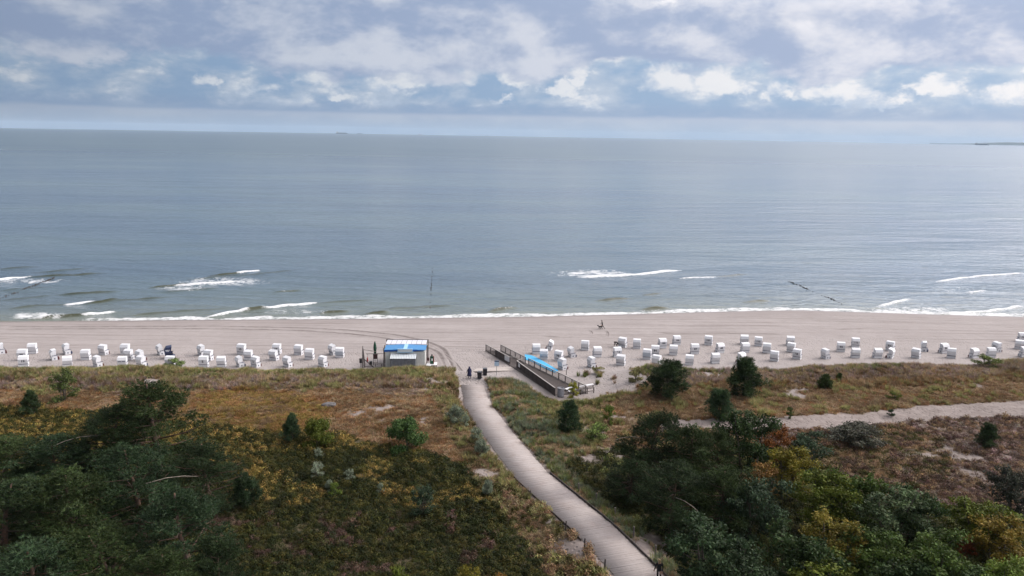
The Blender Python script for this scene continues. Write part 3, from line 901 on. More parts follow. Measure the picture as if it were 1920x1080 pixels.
# ------------------------------------------------------------------ hooded beach chairs
def text_mesh(txt, size, mt):
    c = bpy.data.curves.new('number', 'FONT'); c.body = txt; c.size = size; c.align_x = 'CENTER'; c.align_y = 'CENTER'; c.extrude = 0.004; c.space_character = 1.15; c.offset = 0.018
    o = bpy.data.objects.new('tmp', c); COL.objects.link(o)
    dg = bpy.context.evaluated_depsgraph_get()
    me = bpy.data.meshes.new_from_object(o.evaluated_get(dg)); me.name = 'number'
    me.materials.clear(); me.materials.append(mt)
    COL.objects.unlink(o); bpy.data.objects.remove(o)
    return me
TEXTS = {}
def chair_meshes(wick, trimm, seat_m, back_m, panel=None):
    """shared meshes of one beach chair: faces +Y, back to -Y"""
    g = {}
    g['base'] = MB().box(-.60, .60, -.40, .36, .05, .42).box(-.60, -.555, -.36, .36, .42, .76).box(.555, .60, -.36, .36, .42, .76).mesh('base', wick)
    g['skid'] = MB().box(-.05, .05, -.44, .42, 0, .049).mesh('skid', M_WOODDARK)
    side = [(-.43, .50), (-.54, 1.18), (-.31, 1.55), (.27, 1.62), (.19, .90), (-.12, .80)]
    h = MB()
    for s in (-1, 1):
        h.prism(side, s * .60 if s < 0 else .565, -.565 if s < 0 else .60, 0)
    h.prism([(-.43, .50), (-.54, 1.18), (-.50, 1.19), (-.39, .50)], -.565, .565, 0)
    h.prism([(-.543, 1.181), (-.313, 1.553), (-.28, 1.53), (-.50, 1.165)], -.60, .60, 0)
    h.prism([(-.315, 1.553), (.275, 1.623), (.27, 1.585), (-.295, 1.515)], -.604, .604, 0)
    g['hood'] = h.mesh('hood', wick)
    g['trim'] = MB().box(-.612, .612, -.425, -.40, .425, .485).mesh('trim', trimm)
    g['armrest'] = MB().box(-.05, .05, -.36, .44, .762, .815).mesh('armrest', trimm)
    g['seat_cushion'] = MB().box(-.55, .55, -.33, .40, .42, .54).mesh('seat_cushion', seat_m)
    g['back_cushion'] = MB().prism([(-.33, .55), (-.475, 1.15), (-.27, 1.48), (-.19, 1.44), (-.37, 1.12), (-.23, .55)], -.55, .55, 0).mesh('back_cushion', back_m)
    g['footrest'] = MB().box(-.25, .25, .362, .60, .08, .41).mesh('footrest', seat_m)
    g['side_plate'] = MB().box(-.012, .012, -.085, .085, -.085, .085).mesh('side_plate', M_NAVY)
    g['slot'] = MB().box(-.21, .21, -.012, .012, -.045, .045).mesh('slot', M_NAVY)
    g['panel'] = MB().prism([(-.438, .52), (-.556, 1.19), (-.546, 1.19), (-.428, .52)], -.57, .57, 0).mesh('panel', panel or wick)
    return g
G_RED = chair_meshes(M_WICKER, M_NAVY, M_MAROON, M_STRIPE_RED, M_SMOOTHW)
G_BLUE = chair_meshes(M_WICKER, M_NAVY, M_NAVY, M_STRIPE_NAVY, M_SMOOTHW)
G_NAVY = chair_meshes(M_WICKNAVY, M_BLACK, M_NAVY, M_STRIPE_NAVY, M_WICKNAVY)
def put(me, name, parent, loc=(0, 0, 0), rot=(0, 0, 0), scale=(1, 1, 1)):
    o = bpy.data.objects.new(name, me); o.location = loc; o.rotation_euler = rot; o.scale = scale
    return link(o, parent)
def beach_chair(u, v, r, txt, label, group, style='red'):
    P = on_beach(u, v)
    az = math.atan2(P[0], P[1])
    P = P + np.array([math.sin(az), math.cos(az), 0]) * .42
    z = float(height(P[0], P[1]))
    e = empty('beach_chair', (P[0], P[1], z - .03), -(az + R(r)) + random.uniform(-.02, .02))
    e.rotation_euler.x = random.uniform(-.02, .02); e.rotation_euler.y = random.uniform(-.02, .02)
    k = random.uniform(.97, 1.03); e.scale = (k * 1.03, k, k)
    g = {'red': G_RED, 'blue': G_BLUE, 'plain': G_RED, 'slots': G_RED, 'navy': G_NAVY}[style]
    tilt = random.choice([0, 0, 0, .03, -.05, .10, .22, .30]) if style != 'navy' else 0
    for n in ('base', 'trim', 'seat_cushion'):
        put(g[n], n, e)
    hood = [put(g[n], n, e) for n in ('hood', 'back_cushion')]
    for s in (-1, 1):
        put(g['skid'], 'skid', e, (s * .5, 0, 0))
        put(g['armrest'], 'armrest', e, (s * .585, 0, 0))
        put(g['side_plate'], 'side_plate', e, (s * .604, -.03, .30))
        put(g['footrest'], 'footrest', e, (s * .28, 0, 0))
    if style == 'plain':
        put(g['panel'], 'panel', e)
    elif style == 'slots':
        for s in (-1, 1): put(g['slot'], 'slot', e, (s * .26, -.525, 1.0))
    elif txt:
        sz = .44 if len(txt) < 2 else (.42 if len(txt) == 2 else .36)
        if style == 'navy':
            if txt not in TEXTS: TEXTS[txt] = text_mesh(txt, .28, M_WHITEINK)
            put(TEXTS[txt], 'number', e, (.604, -.14, 1.14), (math.pi / 2, 0, math.pi / 2))
        else:
            if txt not in TEXTS: TEXTS[txt] = text_mesh(txt, sz, M_INK)
            put(TEXTS[txt], 'number', e, (0, -.505, .91), (math.pi / 2 + .1604, 0, 0))
    if tilt:   # hood let back on its hinge at the armrests
        T = Matrix.Translation((0, 0, .72)) @ Matrix.Rotation(tilt, 4, 'X') @ Matrix.Translation((0, 0, -.72))
        for c in e.children:
            if c.name.split('.')[0] in ('hood', 'back_cushion', 'panel', 'number', 'slot'):
                c.matrix_local = T @ c.matrix_local
    if style == 'navy': e.scale = (1.15, 1.3, 1.2)
    tag(e, label, 'beach chair', group)
    return e
LEFT = {'front': [(45, 688, 12, '10'), (127, 688.5, 5, '9'), (184, 688, 65, '8'), (231, 689, 18, 'slots'), (266, 688, 55, '7b'), (320, 688, 25, '6'), (383, 689, 20, '5'), (416, 689, 15, '4'), (451, 688.5, 70, '3b'), (480, 688.5, 50, '2'), (540, 688.5, 50, '1'), (606, 688, 50, '')],
        'middle': [(44, 676, 25, '20'), (102, 675.5, 80, ''), (162, 675.5, 25, '13'), (243, 675, 40, '14'), (265, 677, 60, ''), (318, 673, 90, 'NAVY'), (392, 676, 38, '14'), (467, 675.5, 25, '16'), (515, 676, 40, '11'), (581, 674.5, 22, '12'), (637.5, 671, 15, 'plain')],
        'back': [(4, 663.5, 85, ''), (62, 663.5, 20, '66'), (126, 664.5, 75, ''), (195, 665.5, 45, '70'), (236, 665, 30, '71'), (302.5, 666, 75, ''), (379, 667, 65, ''), (454, 665, 30, '15'), (520, 664.5, 25, '18'), (560.6, 666, 28, '11'), (625, 665.5, 60, '')]}
RIGHT = {'back': [(1030, 657, -80, ''), (1097, 657.5, 8, '102'), (1167.5, 651.5, 25, '103'), (1194, 654, 5, '104'), (1241, 653.5, -25, '105'), (1268, 647, -20, '106'), (1328, 647.5, 8, '107'), (1395, 646.5, -8, '109'), (1421.6, 649.5, 2, '110'), (1481, 648, -10, '108'), (1603, 651.5, -12, '112'), (1915, 641, -25, '115')],
         'second': [(1005, 664, -8, '101'), (1072, 670, 65, ''), (1119, 670, -15, '63'), (1157, 670, -20, '64'), (1228, 667.5, 0, '84'), (1262, 666.5, -5, '86'), (1302, 664, -15, '87'), (1349, 662.5, -35, '88'), (1396, 661.5, -25, '89'), (1437, 662.5, 3, '90'), (1483, 661, 15, '91'), (1576, 660, -5, '92'), (1668.6, 658, 20, '93'), (1732, 659, 85, ''), (1768.6, 662.5, -45, '94'), (1868, 660, 45, '96'), (1910, 655, -5, '98')],
         'front': [(1020, 674, 5, '61'), (1048, 677, 25, '70'), (1055, 693.5, 55, ''), (1109, 690, 60, ''), (1164, 685.5, 15, '82'), (1213, 674.5, 8, 'plain'), (1231, 687, 25, '48'), (1292, 685, 0, '85'), (1340, 682, -22, '86'), (1389, 681, -50, ''), (1451.6, 677.5, 12, '66'), (1494, 674, 15, '68'), (1547, 673, 50, ''), (1603, 671.5, -15, '71'), (1644, 672, -30, '72'), (1669, 672, -75, ''), (1717, 672, 20, '74'), (1783, 672, 0, '76'), (1825, 672, -50, ''), (1857, 670.5, -30, '78'), (1919, 670, -40, '')]}
def chair_rows():
    k = 0
    for side, rows, rev, what in (('left', LEFT, True, 'leftward from the kiosk'), ('right', RIGHT, False, 'rightward from the ramp')):
        for row, L in rows.items():
            L = sorted(L, reverse=rev)
            n = 0
            for (u, v, r, t) in L:
                k += 1
                if t == 'NAVY':
                    beach_chair(u, v, r, 'Y26', 'dark navy hooded beach chair with white lettering on its side, among white ones', 'beach chairs left of the kiosk', 'navy'); continue
                place = '%s white in the %s row %s' % (ordinal(n), row, what)
                n += 1
                if t == 'plain': st, tx, lb = 'plain', '', 'plain backed beach chair, ' + place
                elif t == 'slots': st, tx, lb = 'slots', '', 'beach chair with dark bars, ' + place
                else:
                    st, tx = ('blue' if (t.endswith('b') or k % 4 == 0) else 'red'), t.rstrip('b')
                    lb = 'hooded beach chair, ' + place
                beach_chair(u, v, r, tx, lb, 'beach chairs %s' % ('left of the kiosk' if side == 'left' else 'right of the ramp'), st)
chair_rows()

# ------------------------------------------------------------------ kiosk
def corrugated(mb, x0, x1, y0, y1, z0, z1, n, amp):
    """sheet from (x, y0, z0) to (x, y1, z1) with ribs running along it"""
    b = len(mb.v)
    m = n * 4 + 1
    for i in range(m):
        x = x0 + (x1 - x0) * i / (m - 1)
        o = amp if (i % 4) in (1, 2) else 0.0
        if abs(z1 - z0) > abs(y1 - y0): mb.v += [(x, y0 - o, z0), (x, y1 - o, z1)]
        else: mb.v += [(x, y0, z0 + o), (x, y1, z1 + o)]
    for i in range(m - 1):
        mb.f.append((b + 2 * i, b + 2 * i + 2, b + 2 * i + 3, b + 2 * i + 1))
    return mb
def build_kiosk():
    A, B = on_beach(723, 690), on_beach(797, 690)
    yaw = math.atan2(B[1] - A[1], B[0] - A[0]); W = math.hypot(B[0] - A[0], B[1] - A[1])
    z0 = float(height(A[0] + 2, A[1] + 1)) - .02
    e = empty('kiosk', (A[0], A[1], z0), yaw)
    tag(e, 'cream beach kiosk with bright blue roof and grey corrugated lean-to', 'kiosk')
    D, H = 2.6, 2.5
    MB().box(.02, W - .02, .05, D, 0.12, H).build('wall', M_CREAM, e)
    for i in range(9):
        a, b = W * i / 9 + .02, W * (i + 1) / 9 - .02
        MB().box(a, b, .005, .05, .14, H - .02).build('panel', M_CREAM, e)
    MB().box(.0, W, .02, D, 0, .12).build('plinth', M_WOODDARK, e)
    c = W / 2
    for s, (a, b) in (('l', (-.15, c)), ('r', (c, W + .12))):
        za, zb = (H + .30, H + .42) if s == 'l' else (H + .42, H + .30)
        MB().prism([(a, za - .05), (b, zb - .05), (b, zb), (a, za)], -.12, D + .1, 1).build('roof_sheet', M_BLUE, e)
        MB().prism([(a, H - .02), (b, H + .24), (b, zb - .055), (a, za - .055)], -.10, -.05, 1).build('fascia', M_BLUED, e)
    MB().box(c - .28, c + .28, -.10, D + .08, H + .43, H + .455).build('roof_strip', M_PALEBLUE, e)
    sb = MB().box(c - 1.1, c + 1.1, -.30, -.13, H - .05, H + .50).build('sign_box', M_PALEBLUE, e)
    MB().box(c - 1.0, c + 1.0, -.315, -.30, H + .03, H + .42).build('sign_face', M_PALESHEET, sb)
    # canopy on the sea side
    n, y0, y1, zc = 8, D + .12, D + 2.9, H + .42
    x0, x1 = -.25, W + .05
    for i in range(n):
        a, b = x0 + (x1 - x0) * i / n + .03, x0 + (x1 - x0) * (i + 1) / n - .03
        MB().prism([(y0, zc), (y1, zc - .12), (y1, zc - .09), (y0, zc + .03)], a, b, 0).build('canopy_sheet', M_POLY, e)
    for i in range(n + 1):
        a = x0 + (x1 - x0) * i / n
        MB().beam((a, y0 - .05, zc - .045), (a, y1 + .1, zc - .17), .05, .07).build('canopy_rafter', M_WOODGREY, e)
    MB().beam((x0 - .2, y1 + .12, zc - .10), (x1 + .2, y1 + .12, zc - .10), .09, .12).build('canopy_beam', M_WOODDARK, e)
    for x, y in ((x0 - .1, y1 + .05), (x0 - .12, y0), (c, y1 + .05), (x1 + .1, y1 + .05), (x1 + .1, y0)):
        MB().box(x - .06, x + .06, y - .06, y + .06, 0, zc - .16).build('post', M_WOODDARK, e)
    MB().box(-.30, -.17, -.05, .08, 0, H + .55).build('post', M_WOODDARK, e)
    # lean-to
    s0, s1 = .85, 4.45
    sh = MB(); corrugated(sh, s0, s1, -1.45, -1.45, 0, 1.85, 18, .035)
    sh.box(s0, s0 + .04, -1.45, -.012, 0, 1.9).box(s1 - .04, s1, -1.45, -.012, 0, 1.9)
    lean = sh.build('lean_to_wall', M_GREYSHEET, e)
    rf = MB(); corrugated(rf, s0 - .08, s1 + .08, -1.62, .0, 1.88, 2.22, 16, .04)
    rf.build('lean_to_roof', M_PALESHEET, e)
    MB().box(s1 - .28, s1 - .12, -1.53, -1.475, .55, .9).build('meter_box', M_NAVY, e)
    MB().box(s0 + .7, s0 + 1.0, -.14, -.012, 2.26, 2.42).build('air_vent', M_PALESHEET, e)
    # terrace deck to the right
    dk = empty('side_deck', (A[0] + math.cos(yaw) * (W + .15), A[1] + math.sin(yaw) * (W + .15), z0), yaw)
    tag(dk, 'low white platform beside the right end wall of the kiosk', 'platform')
    for i in range(2): MB().box(.02 + i * .78, .78 + i * .78, .2 + .35 * i, 1.5 + .35 * i, .30, .36).build('deck_panel', M_WHITE, dk)
    for x in (.1, .75, 1.45): MB().box(x, x + .08, .6, .68, 0, .30).build('leg', M_WOODDARK, dk)
    return e, A, yaw, W, z0
kiosk, KA, KYAW, KW, KZ = build_kiosk()
def kl(x, y, z=0):
    c, s = math.cos(KYAW), math.sin(KYAW)
    return (KA[0] + x * c - y * s, KA[1] + x * s + y * c, KZ + z)
def build_terrace():
    # post frame left of the kiosk
    e = empty('terrace_frame', kl(-3.35, .2), KYAW)
    tag(e, 'open frame of rough timber posts and rails left of the kiosk', 'timber frame')
    MB().tube([(0, 0, 0), (.02, 0, 1.7), (.06, .05, 3.3)], [.10, .09, .05]).build('post', M_WOODGREY, e)
    MB().tube([(.28, .1, 0), (.20, .05, 1.6), (.08, 0, 3.0)], [.12, .11, .07]).build('post', M_WOODGREY, e)
    MB().tube([(.3, 0, 1.25), (1.55, .1, .05)], .07).build('brace', M_WOODDARK, e)
    MB().tube([(.1, 0, 2.75), (1.85, 1.6, 2.0)], .05).build('rail', M_WOODGREY, e)
    MB().tube([(.3, 1.6, 1.65), (3.0, 1.6, 1.70)], .04).build('rail', M_WOODDARK, e)
    MB().tube([(3.02, .9, 0), (3.0, 1.2, 2.6)], .05).build('post', M_WOODDARK, e)
    MB().tube([(.2, 0, .16), (1.9, .1, .10)], .05).build('rail', M_WOODDARK, e)
    p = empty('closed_parasol', kl(-1.85, 2.9), 0)
    tag(p, 'tall folded dark green parasol standing left of the kiosk', 'parasol')
    MB().tube([(0, 0, 0), (0, 0, 3.35)], .03, 8).build('pole', M_WOODGREY, p)
    MB().lathe([(.04, .95), (.17, 1.0), (.20, 1.3), (.19, 1.7), (.25, 2.2), (.20, 2.7), (.10, 3.15), (.02, 3.3), (0, 3.31)], 10).build('canopy', M_GREEN, p, True)
    MB().lathe([(0, .0), (.3, 0), (.3, .10), (.05, .12), (0, .12)], 12).build('foot', M_CONC, p)
    b = empty('notice_board', kl(-1.65, 1.55), KYAW)
    tag(b, 'square dark brown board mounted below the green parasol', 'board')
    MB().box(-.32, .32, -.03, .03, .95, 1.65).build('board', M_BROWNBOARD, b)
    MB().box(-.36, .36, -.035, .035, 1.66, 1.72).build('frame', M_WOODGREY, b)
    for x in (-.28, .28): MB().box(x - .03, x + .03, .04, .09, 0, 1.68).build('leg', M_WOODDARK, b)
    b = empty('litter_box', kl(-3.62, .15), KYAW)
    tag(b, 'dark box hung on the outer timber post left of the kiosk', 'bin')
    MB().box(-.17, .17, -.16, .16, .75, 1.35).build('box', M_BLACK, b); MB().box(-.19, .19, -.18, .18, 1.355, 1.40).build('lid', M_WOODDARK, b); MB().box(-.05, .05, .165, .2, 0, 1.35).build('bracket', M_WOODDARK, b)
    b = empty('small_black_box', kl(-2.35, 1.6), KYAW)
    tag(b, 'small black box on the sand between timber frame and brown board', 'box')
    MB().box(-.18, .18, -.18, .18, .04, .52).build('box', M_BLACK, b); MB().box(-.2, .2, -.2, .2, .525, .56).build('lid', M_BLACK, b); MB().box(-.15, .15, -.15, .15, 0, .04).build('foot', M_WOODDARK, b)
    b = empty('red_buoy', kl(-2.85, 1.7), 0)
    tag(b, 'slim red float hanging inside the timber frame', 'float')
    MB().lathe([(0, .35), (.09, .38), (.13, .6), (.10, .9), (.05, 1.15), (0, 1.2)], 10).build('body', M_RED, b, True); MB().tube([(0, 0, 1.18), (0, 0, 1.66)], .015, 5).build('rope', M_WOODDARK, b)
    t = empty('picnic_table', kl(-1.0, -.1), KYAW + .05)
    tag(t, 'grey wooden picnic table with benches against the left of the kiosk', 'table')
    for i in range(5): MB().box(-.55, .55, -.36 + .146 * i, -.23 + .146 * i, .70, .745).build('top_board', M_WOODGREY, t)
    for s in (-1, 1):
        MB().box(-.6, .6, s * .72 - .13, s * .72 + .13, .42, .46).build('bench', M_WOODGREY, t)
        for x in (-.42, .42): MB().beam((x, s * .12, .70), (x + .1 * np.sign(x), s * .62, 0), .08, .06, (1, 0, 0)).build('leg', M_WOODDARK, t)
    for x in (-.42, .42): MB().box(x - .03, x + .03, -.74, .74, .36, .415).build('brace', M_WOODDARK, t)
    b = empty('green_display_stand', kl(KW + .95, 1.05, .36), KYAW)
    tag(b, 'upright dark green stand with red edge on the white platform', 'stand')
    MB().box(-.27, .27, -.12, .12, .02, 1.15).build('panel', M_GREEN, b); MB().box(.275, .32, -.12, .12, .02, 1.3).build('edge', M_RED, b); MB().box(-.1, .1, -.10, .10, 1.155, 1.45).build('head', M_WOODDARK, b); MB().box(-.05, .12, -.128, -.12, .5, .85).build('emblem', M_WHITE, b)
    b = empty('brown_stool', kl(KW + .35, 1.25, .36), KYAW)
    tag(b, 'small brown stool between kiosk wall and green stand', 'stool')
    MB().box(-.2, .2, -.2, .2, .42, .48).build('seat', M_BROWNBOARD, b)
    for x in (-.16, .16):
        for y in (-.16, .16): MB().box(x - .02, x + .02, y - .02, y + .02, 0, .42).build('leg', M_BROWNBOARD, b)
    MB().box(-.2, .2, .16, .2, .48, .85).build('backrest', M_BROWNBOARD, b)
build_terrace()

# ------------------------------------------------------------------ wooden ramp
def build_ramp():
    e = empty('boarded_ramp', (0, 0, 0))
    tag(e, 'long timber access ramp with boarded sides and slatted railings crossing the beach', 'ramp')
    def gp(p): return np.array([p[0], p[1], float(height(p[0], p[1], False))])
    N0, N1, N2, N3 = on_beach(911, 658), on_beach(956, 683), on_beach(969, 690), on_beach(1040, 742)
    F0, F1, F2 = on_beach(939, 659), on_beach(985, 683), on_beach(1098, 738)
    def lerp(a, b, k): return a * (1 - k) + b * k
    zt = lambda p: float(beach_z(p[0], p[1])) + .12
    def wall(a, b, h, boards=True, gaps=0.0):
        L = np.hypot(*(b - a)[:2]); n = max(1, int(L / 1.5))
        d = (b - a) / L
        for i in range(n + 1):
            p = lerp(a, b, i / n)
            MB().box(-.06, .06, -.06, .06, -.4, h).build('post', M_WOODDARK, e).location = (p[0], p[1], zt(p))
        m = int(L / .15)
        for i in range(m):
            p, q = a + d * (.15 * i + .008), a + d * (.15 * i + .142 - gaps)
            MB().beam((p[0], p[1], zt(p) + h / 2 - .12), (q[0], q[1], zt(q) + h / 2 - .12), .035, h + .12).build('board', M_WOODDARK, e)
        MB().beam((a[0], a[1], zt(a) + h + .03), (b[0], b[1], zt(b) + h + .03), .16, .05).build('handrail', M_RAILTOP, e)
    def slatted(a, b, h, np_):
        L = np.hypot(*(b - a)[:2])
        for i in range(np_ + 1):
            p = lerp(a, b, i / np_)
            MB().box(-.06, .06, -.06, .06, -.5, h).build('post', M_WOODDARK, e).location = (p[0], p[1], zt(p))
        for i in range(np_):
            p, q = lerp(a, b, (i + .04) / np_), lerp(a, b, (i + .96) / np_)
            m = MB(); n = 13
            for j in range(n):
                s = lerp(p, q, (j + .5) / n)
                m.box(s[0] - .014, s[0] + .014, s[1] - .014, s[1] + .014, zt(s) + .12, zt(s) + h - .04)
            m.build('slat_panel', M_WOODGREY, e)
            for zz in (.10, h - .06):
                MB().beam((p[0], p[1], zt(p) + zz), (q[0], q[1], zt(q) + zz), .04, .05).build('rail', M_WOODGREY, e)
        MB().beam((a[0], a[1], zt(a) + h + .02), (b[0], b[1], zt(b) + h + .02), .12, .045).build('handrail', M_RAILTOP, e)
    slatted(N0, lerp(N0, N1, .42), .95, 2)
    wall(lerp(N0, N1, .43), N1, .95)
    wall(N2, N3, .95)
    slatted(F0, F1, 1.0, 5)
    slatted(lerp(F1, F2, .06), F2, 1.0, 9)
    # cross rails at the gap
    M = lerp(N1, F1, .55)
    MB().beam((N1[0], N1[1], zt(N1) + 1.0), (M[0], M[1], zt(M) + 1.0), .08, .05).build('cross_rail', M_RAILTOP, e)
    MB().beam((N2[0], N2[1], zt(N2) + 1.0), (lerp(N2, F1, .5)[0], lerp(N2, F1, .5)[1], zt(N2) + 1.0), .08, .05).build('cross_rail', M_RAILTOP, e)
    # deck boards
    tot = 74
    for i in range(tot):
        k0, k1 = i / tot, (i + .93) / tot
        a0, a1 = lerp(N0, N3, k0), lerp(N0, N3, k1)
        f0, f1 = lerp(F0, F2, k0), lerp(F0, F2, k1)
        vs = [(p[0], p[1], zt(p) - (.05 if lev == 0 else .0)) for lev in (0, 1) for p in (a0, f0, f1, a1)]
        MB().add(vs, [(4, 5, 6, 7), (0, 1, 5, 4), (1, 2, 6, 5), (2, 3, 7, 6), (3, 0, 4, 7), (3, 2, 1, 0)]).build('deck_board', M_WOODDARK, e)
    # kerb beams under the far railing, posts below
    for (a, b) in ((F0, F1), (lerp(F1, F2, .05), F2)):
        MB().beam((a[0], a[1], zt(a) + .05), (b[0], b[1], zt(b) + .05), .14, .10).build('kerb_beam', M_RAILTOP, e)
    # notice sheets on the boarded side
    nd = (N1 - N0) / np.linalg.norm(N1 - N0)
    out = np.array([-nd[1], nd[0], 0]) * (-1 if (-nd[1]) > 0 else 1)
    for a, b, q0, q1, z0, z1 in ((N0, N1, .80, .99, .15, .90), (N2, N3, .05, .10, .30, .82)):
        p, q = lerp(a, b, q0) + out * .055, lerp(a, b, q1) + out * .055
        MB().beam((p[0], p[1], zt(p) + (z0 + z1) / 2), (q[0], q[1], zt(q) + (z0 + z1) / 2), .02, z1 - z0).build('notice_sheet', M_WHITE, e)
    return N3, F2
RN3, RF2 = build_ramp()
def build_ramp_end():
    P = on_beach(1051, 744); 
    e = empty('grey_barrel', (P[0], P[1], float(height(P[0], P[1])) - .05))
    tag(e, 'weathered grey upright drum at the landward end of the ramp', 'drum')
    MB().lathe([(0, 0), (.42, 0), (.44, .3), (.41, .34), (.44, .7), (.41, .74), (.43, 1.25), (.38, 1.27), (.36, 1.22), (0, 1.22)], 14).build('drum', mat('grey_drum', (0.20, 0.20, 0.225), .7, (.14, .14, .15), 5), e, True)
    MB().lathe([(.40, 1.272), (.455, 1.275), (.455, 1.31), (.40, 1.315)], 14).build('rim', M_STEEL, e)
    # low white boards stacked at the end
    for i, (u0, v0, u1, v1) in enumerate([(1060, 735, 1076, 729), (1084, 730, 1112, 726), (1066, 739, 1080, 735)]):
        a, b = on_beach(u0, v0), on_beach(u1, v1)
        o = MB().beam((a[0], a[1], a[2] + .35), (b[0], b[1], b[2] + .35), .35, .10).build('white_plank', M_WHITE)
        for p in (a, b):
            MB().box(p[0] - .05, p[0] + .05, p[1] - .05, p[1] + .05, p[2] - .2, p[2] + .30).build('support', M_WOODDARK, o)
        tag(o, ['short white plank beside the grey drum at the ramp end', 'long white plank closing the far corner of the ramp end', 'low white plank nearest the dune at the ramp end'][i], 'plank', 'white planks at the ramp end')
    a, b = on_beach(1076, 741), on_beach(1113, 737)
    f = empty('low_fence', (0, 0, 0)); tag(f, 'low grey timber fence running right from the ramp end', 'fence')
    for k in np.linspace(0, 1, 4):
        p = a * (1 - k) + b * k
        MB().box(p[0] - .06, p[0] + .06, p[1] - .06, p[1] + .06, p[2] - .2, p[2] + .85).build('post', M_WOODDARK, f)
    for zz in (.35, .75): MB().beam((a[0], a[1] - .09, a[2] + zz), (b[0], b[1] - .09, b[2] + zz), .05, .10).build('rail', M_WOODGREY, f)
    # access mat
    top = [(984, 665), (997, 667), (1010, 673), (1025, 682), (1040, 691), (1047, 695)]
    bot = [(984, 674), (994, 677), (1004, 681), (1018, 689), (1033, 696), (1041, 699)]
    vs = []
    for (a, b) in zip(top, bot):
        p, q = on_beach(*a), on_beach(*b)
        for k in (0, .5, 1):
            w = p * (1 - k) + q * k
            vs.append((w[0], w[1], float(height(w[0], w[1])) + .075))
    n = len(vs); m = MB()
    m.v = vs + [(x, y, z - .03) for x, y, z in vs]
    for i in range(len(top) - 1):
        for j in range(2):
            a = i * 3 + j; q = (a, a + 1, a + 4, a + 3)
            m.f += [q, tuple(n + k for k in reversed(q))]
        m.f += [(i * 3, i * 3 + 3, n + i * 3 + 3, n + i * 3), (i * 3 + 2, n + i * 3 + 2, n + i * 3 + 5, i * 3 + 5)]
    l = len(top) * 3 - 3
    m.f += [(0, n, n + 1, 1), (1, n + 1, n + 2, 2), (l, l + 1, n + l + 1, n + l), (l + 1, l + 2, n + l + 2, n + l + 1)]
    tag(m.build('access_mat', M_MAT), 'bright blue access mat lying on the sand beside the ramp', 'mat')
build_ramp_end()

# ------------------------------------------------------------------ bins, sign, posts, stone
def build_small():
    for i, (u, v, lb) in enumerate([(899, 717, 'black wheeled bin nearer the path at the end of the dune'), (909, 711, 'black wheeled bin standing right behind the nearer bin')]):
        P = on_beach(u, v) + np.array([0, .3, 0])
        e = empty('wheeled_bin', (P[0], P[1], float(height(P[0], P[1])) - .02), R(-8 + 14 * i))
        tag(e, lb, 'bin', 'black bins at the path end')
        m = MB(); m.add([(-.24, -.26, .06), (.24, -.26, .06), (.24, .26, .06), (-.24, .26, .06), (-.29, -.34, .98), (.29, -.34, .98), (.29, .34, .98), (-.29, .34, .98)], [(3, 2, 1, 0), (4, 5, 6, 7), (0, 1, 5, 4), (1, 2, 6, 5), (2, 3, 7, 6), (3, 0, 4, 7)])
        m.build('body', M_BLACK, e)
        MB().prism([(-.37, .985), (.36, 1.0), (.36, 1.04), (-.37, 1.05)], -.31, .31, 0).build('lid', mat('bin_lid', (.05, .05, .055), .45), e)
        for s in (-1, 1): MB().tube([(s * .25, .27, .1), (s * .31, .27, .1)], .1, 10).build('wheel', M_BLACK, e)
        MB().tube([(-.25, .40, .95), (.25, .40, .95)], .02, 6).build('handle', M_BLACK, e)
    P = on_ground(931, 712)
    P = on_beach(931, 706)
    e = empty('beach_sign', (P[0], P[1], float(height(P[0], P[1])) - .1), R(4))
    tag(e, 'small pale blue sign with dark heading on a thin post', 'sign')
    MB().tube([(0, 0, 0), (0, 0, 2.3)], .035, 8).build('post', M_STEEL, e)
    bd = MB().box(-.32, .32, -.05, -.02, 1.5, 2.3).build('board', M_SIGNBLUE, e)
    MB().box(-.31, .31, -.058, -.05, 2.12, 2.29).build('heading', M_NAVY, bd)
    P = on_beach(1062, 703)
    e = MB().tube([(0, 0, -.3), (0, 0, .5), (.01, 0, 1.0)], [.05, .045, .04], 7).build('marker_post', M_WOODDARK); e.location = P
    tag(e, 'single thin dark post in the sand behind the ramp railing', 'post')
    for i, (u, v, h) in enumerate([(994, 934, .75), (1061, 994, .8), (1096, 1027, .8), (1134, 1067, .8)]):
        P = on_ground(u, v); e = MB().tube([(0, 0, -.2), (.0, .01, h * .5), (.015, 0, h)], [.07, .065, .055], 7).build('edge_post', M_WOODDARK); e.location = P
        tag(e, 'short wooden post on the left edge of the path, %s from the camera' % ['fourth', 'third', 'second', 'first'][i], 'post', 'posts along the path')
    for i, (u, v, h) in enumerate([(1085, 922, .8), (1118, 940, .75), (1153, 968, .8), (1188, 1008, .95), (1229, 1042, .9)]):
        P = on_ground(u, v); e = MB().tube([(0, 0, -.2), (.0, .01, h * .5), (-.015, 0, h)], [.07, .065, .06], 7).build('edge_post', M_WOODGREY); e.location = P
        tag(e, 'grey wooden post right of the path, %s from the camera' % ['fifth', 'fourth', 'third', 'second', 'first'][i], 'post', 'posts along the path')
    P = on_ground(617, 763)
    rs = np.random.default_rng(4)
    import bmesh
    bm = bmesh.new(); bmesh.ops.create_icosphere(bm, subdivisions=3, radius=1)
    for w in bm.verts:
        k = 1 + .5 * (float(vnoise(w.co.x * 1.7 + 5, w.co.y * 1.7 + w.co.z * 2.3, 6)) - .5)
        w.co = Vector((w.co.x * .95 * k, w.co.y * .6 * k, w.co.z * .42 * k))
    me = bpy.data.meshes.new('boulder'); bm.to_mesh(me); bm.free(); me.materials.append(M_STONE)
    o = link(bpy.data.objects.new('boulder', me)); o.location = (P[0], P[1], P[2] + .12)
    tag(o, 'dark grey boulder half sunk in the brown dune grass', 'boulder')
build_small()

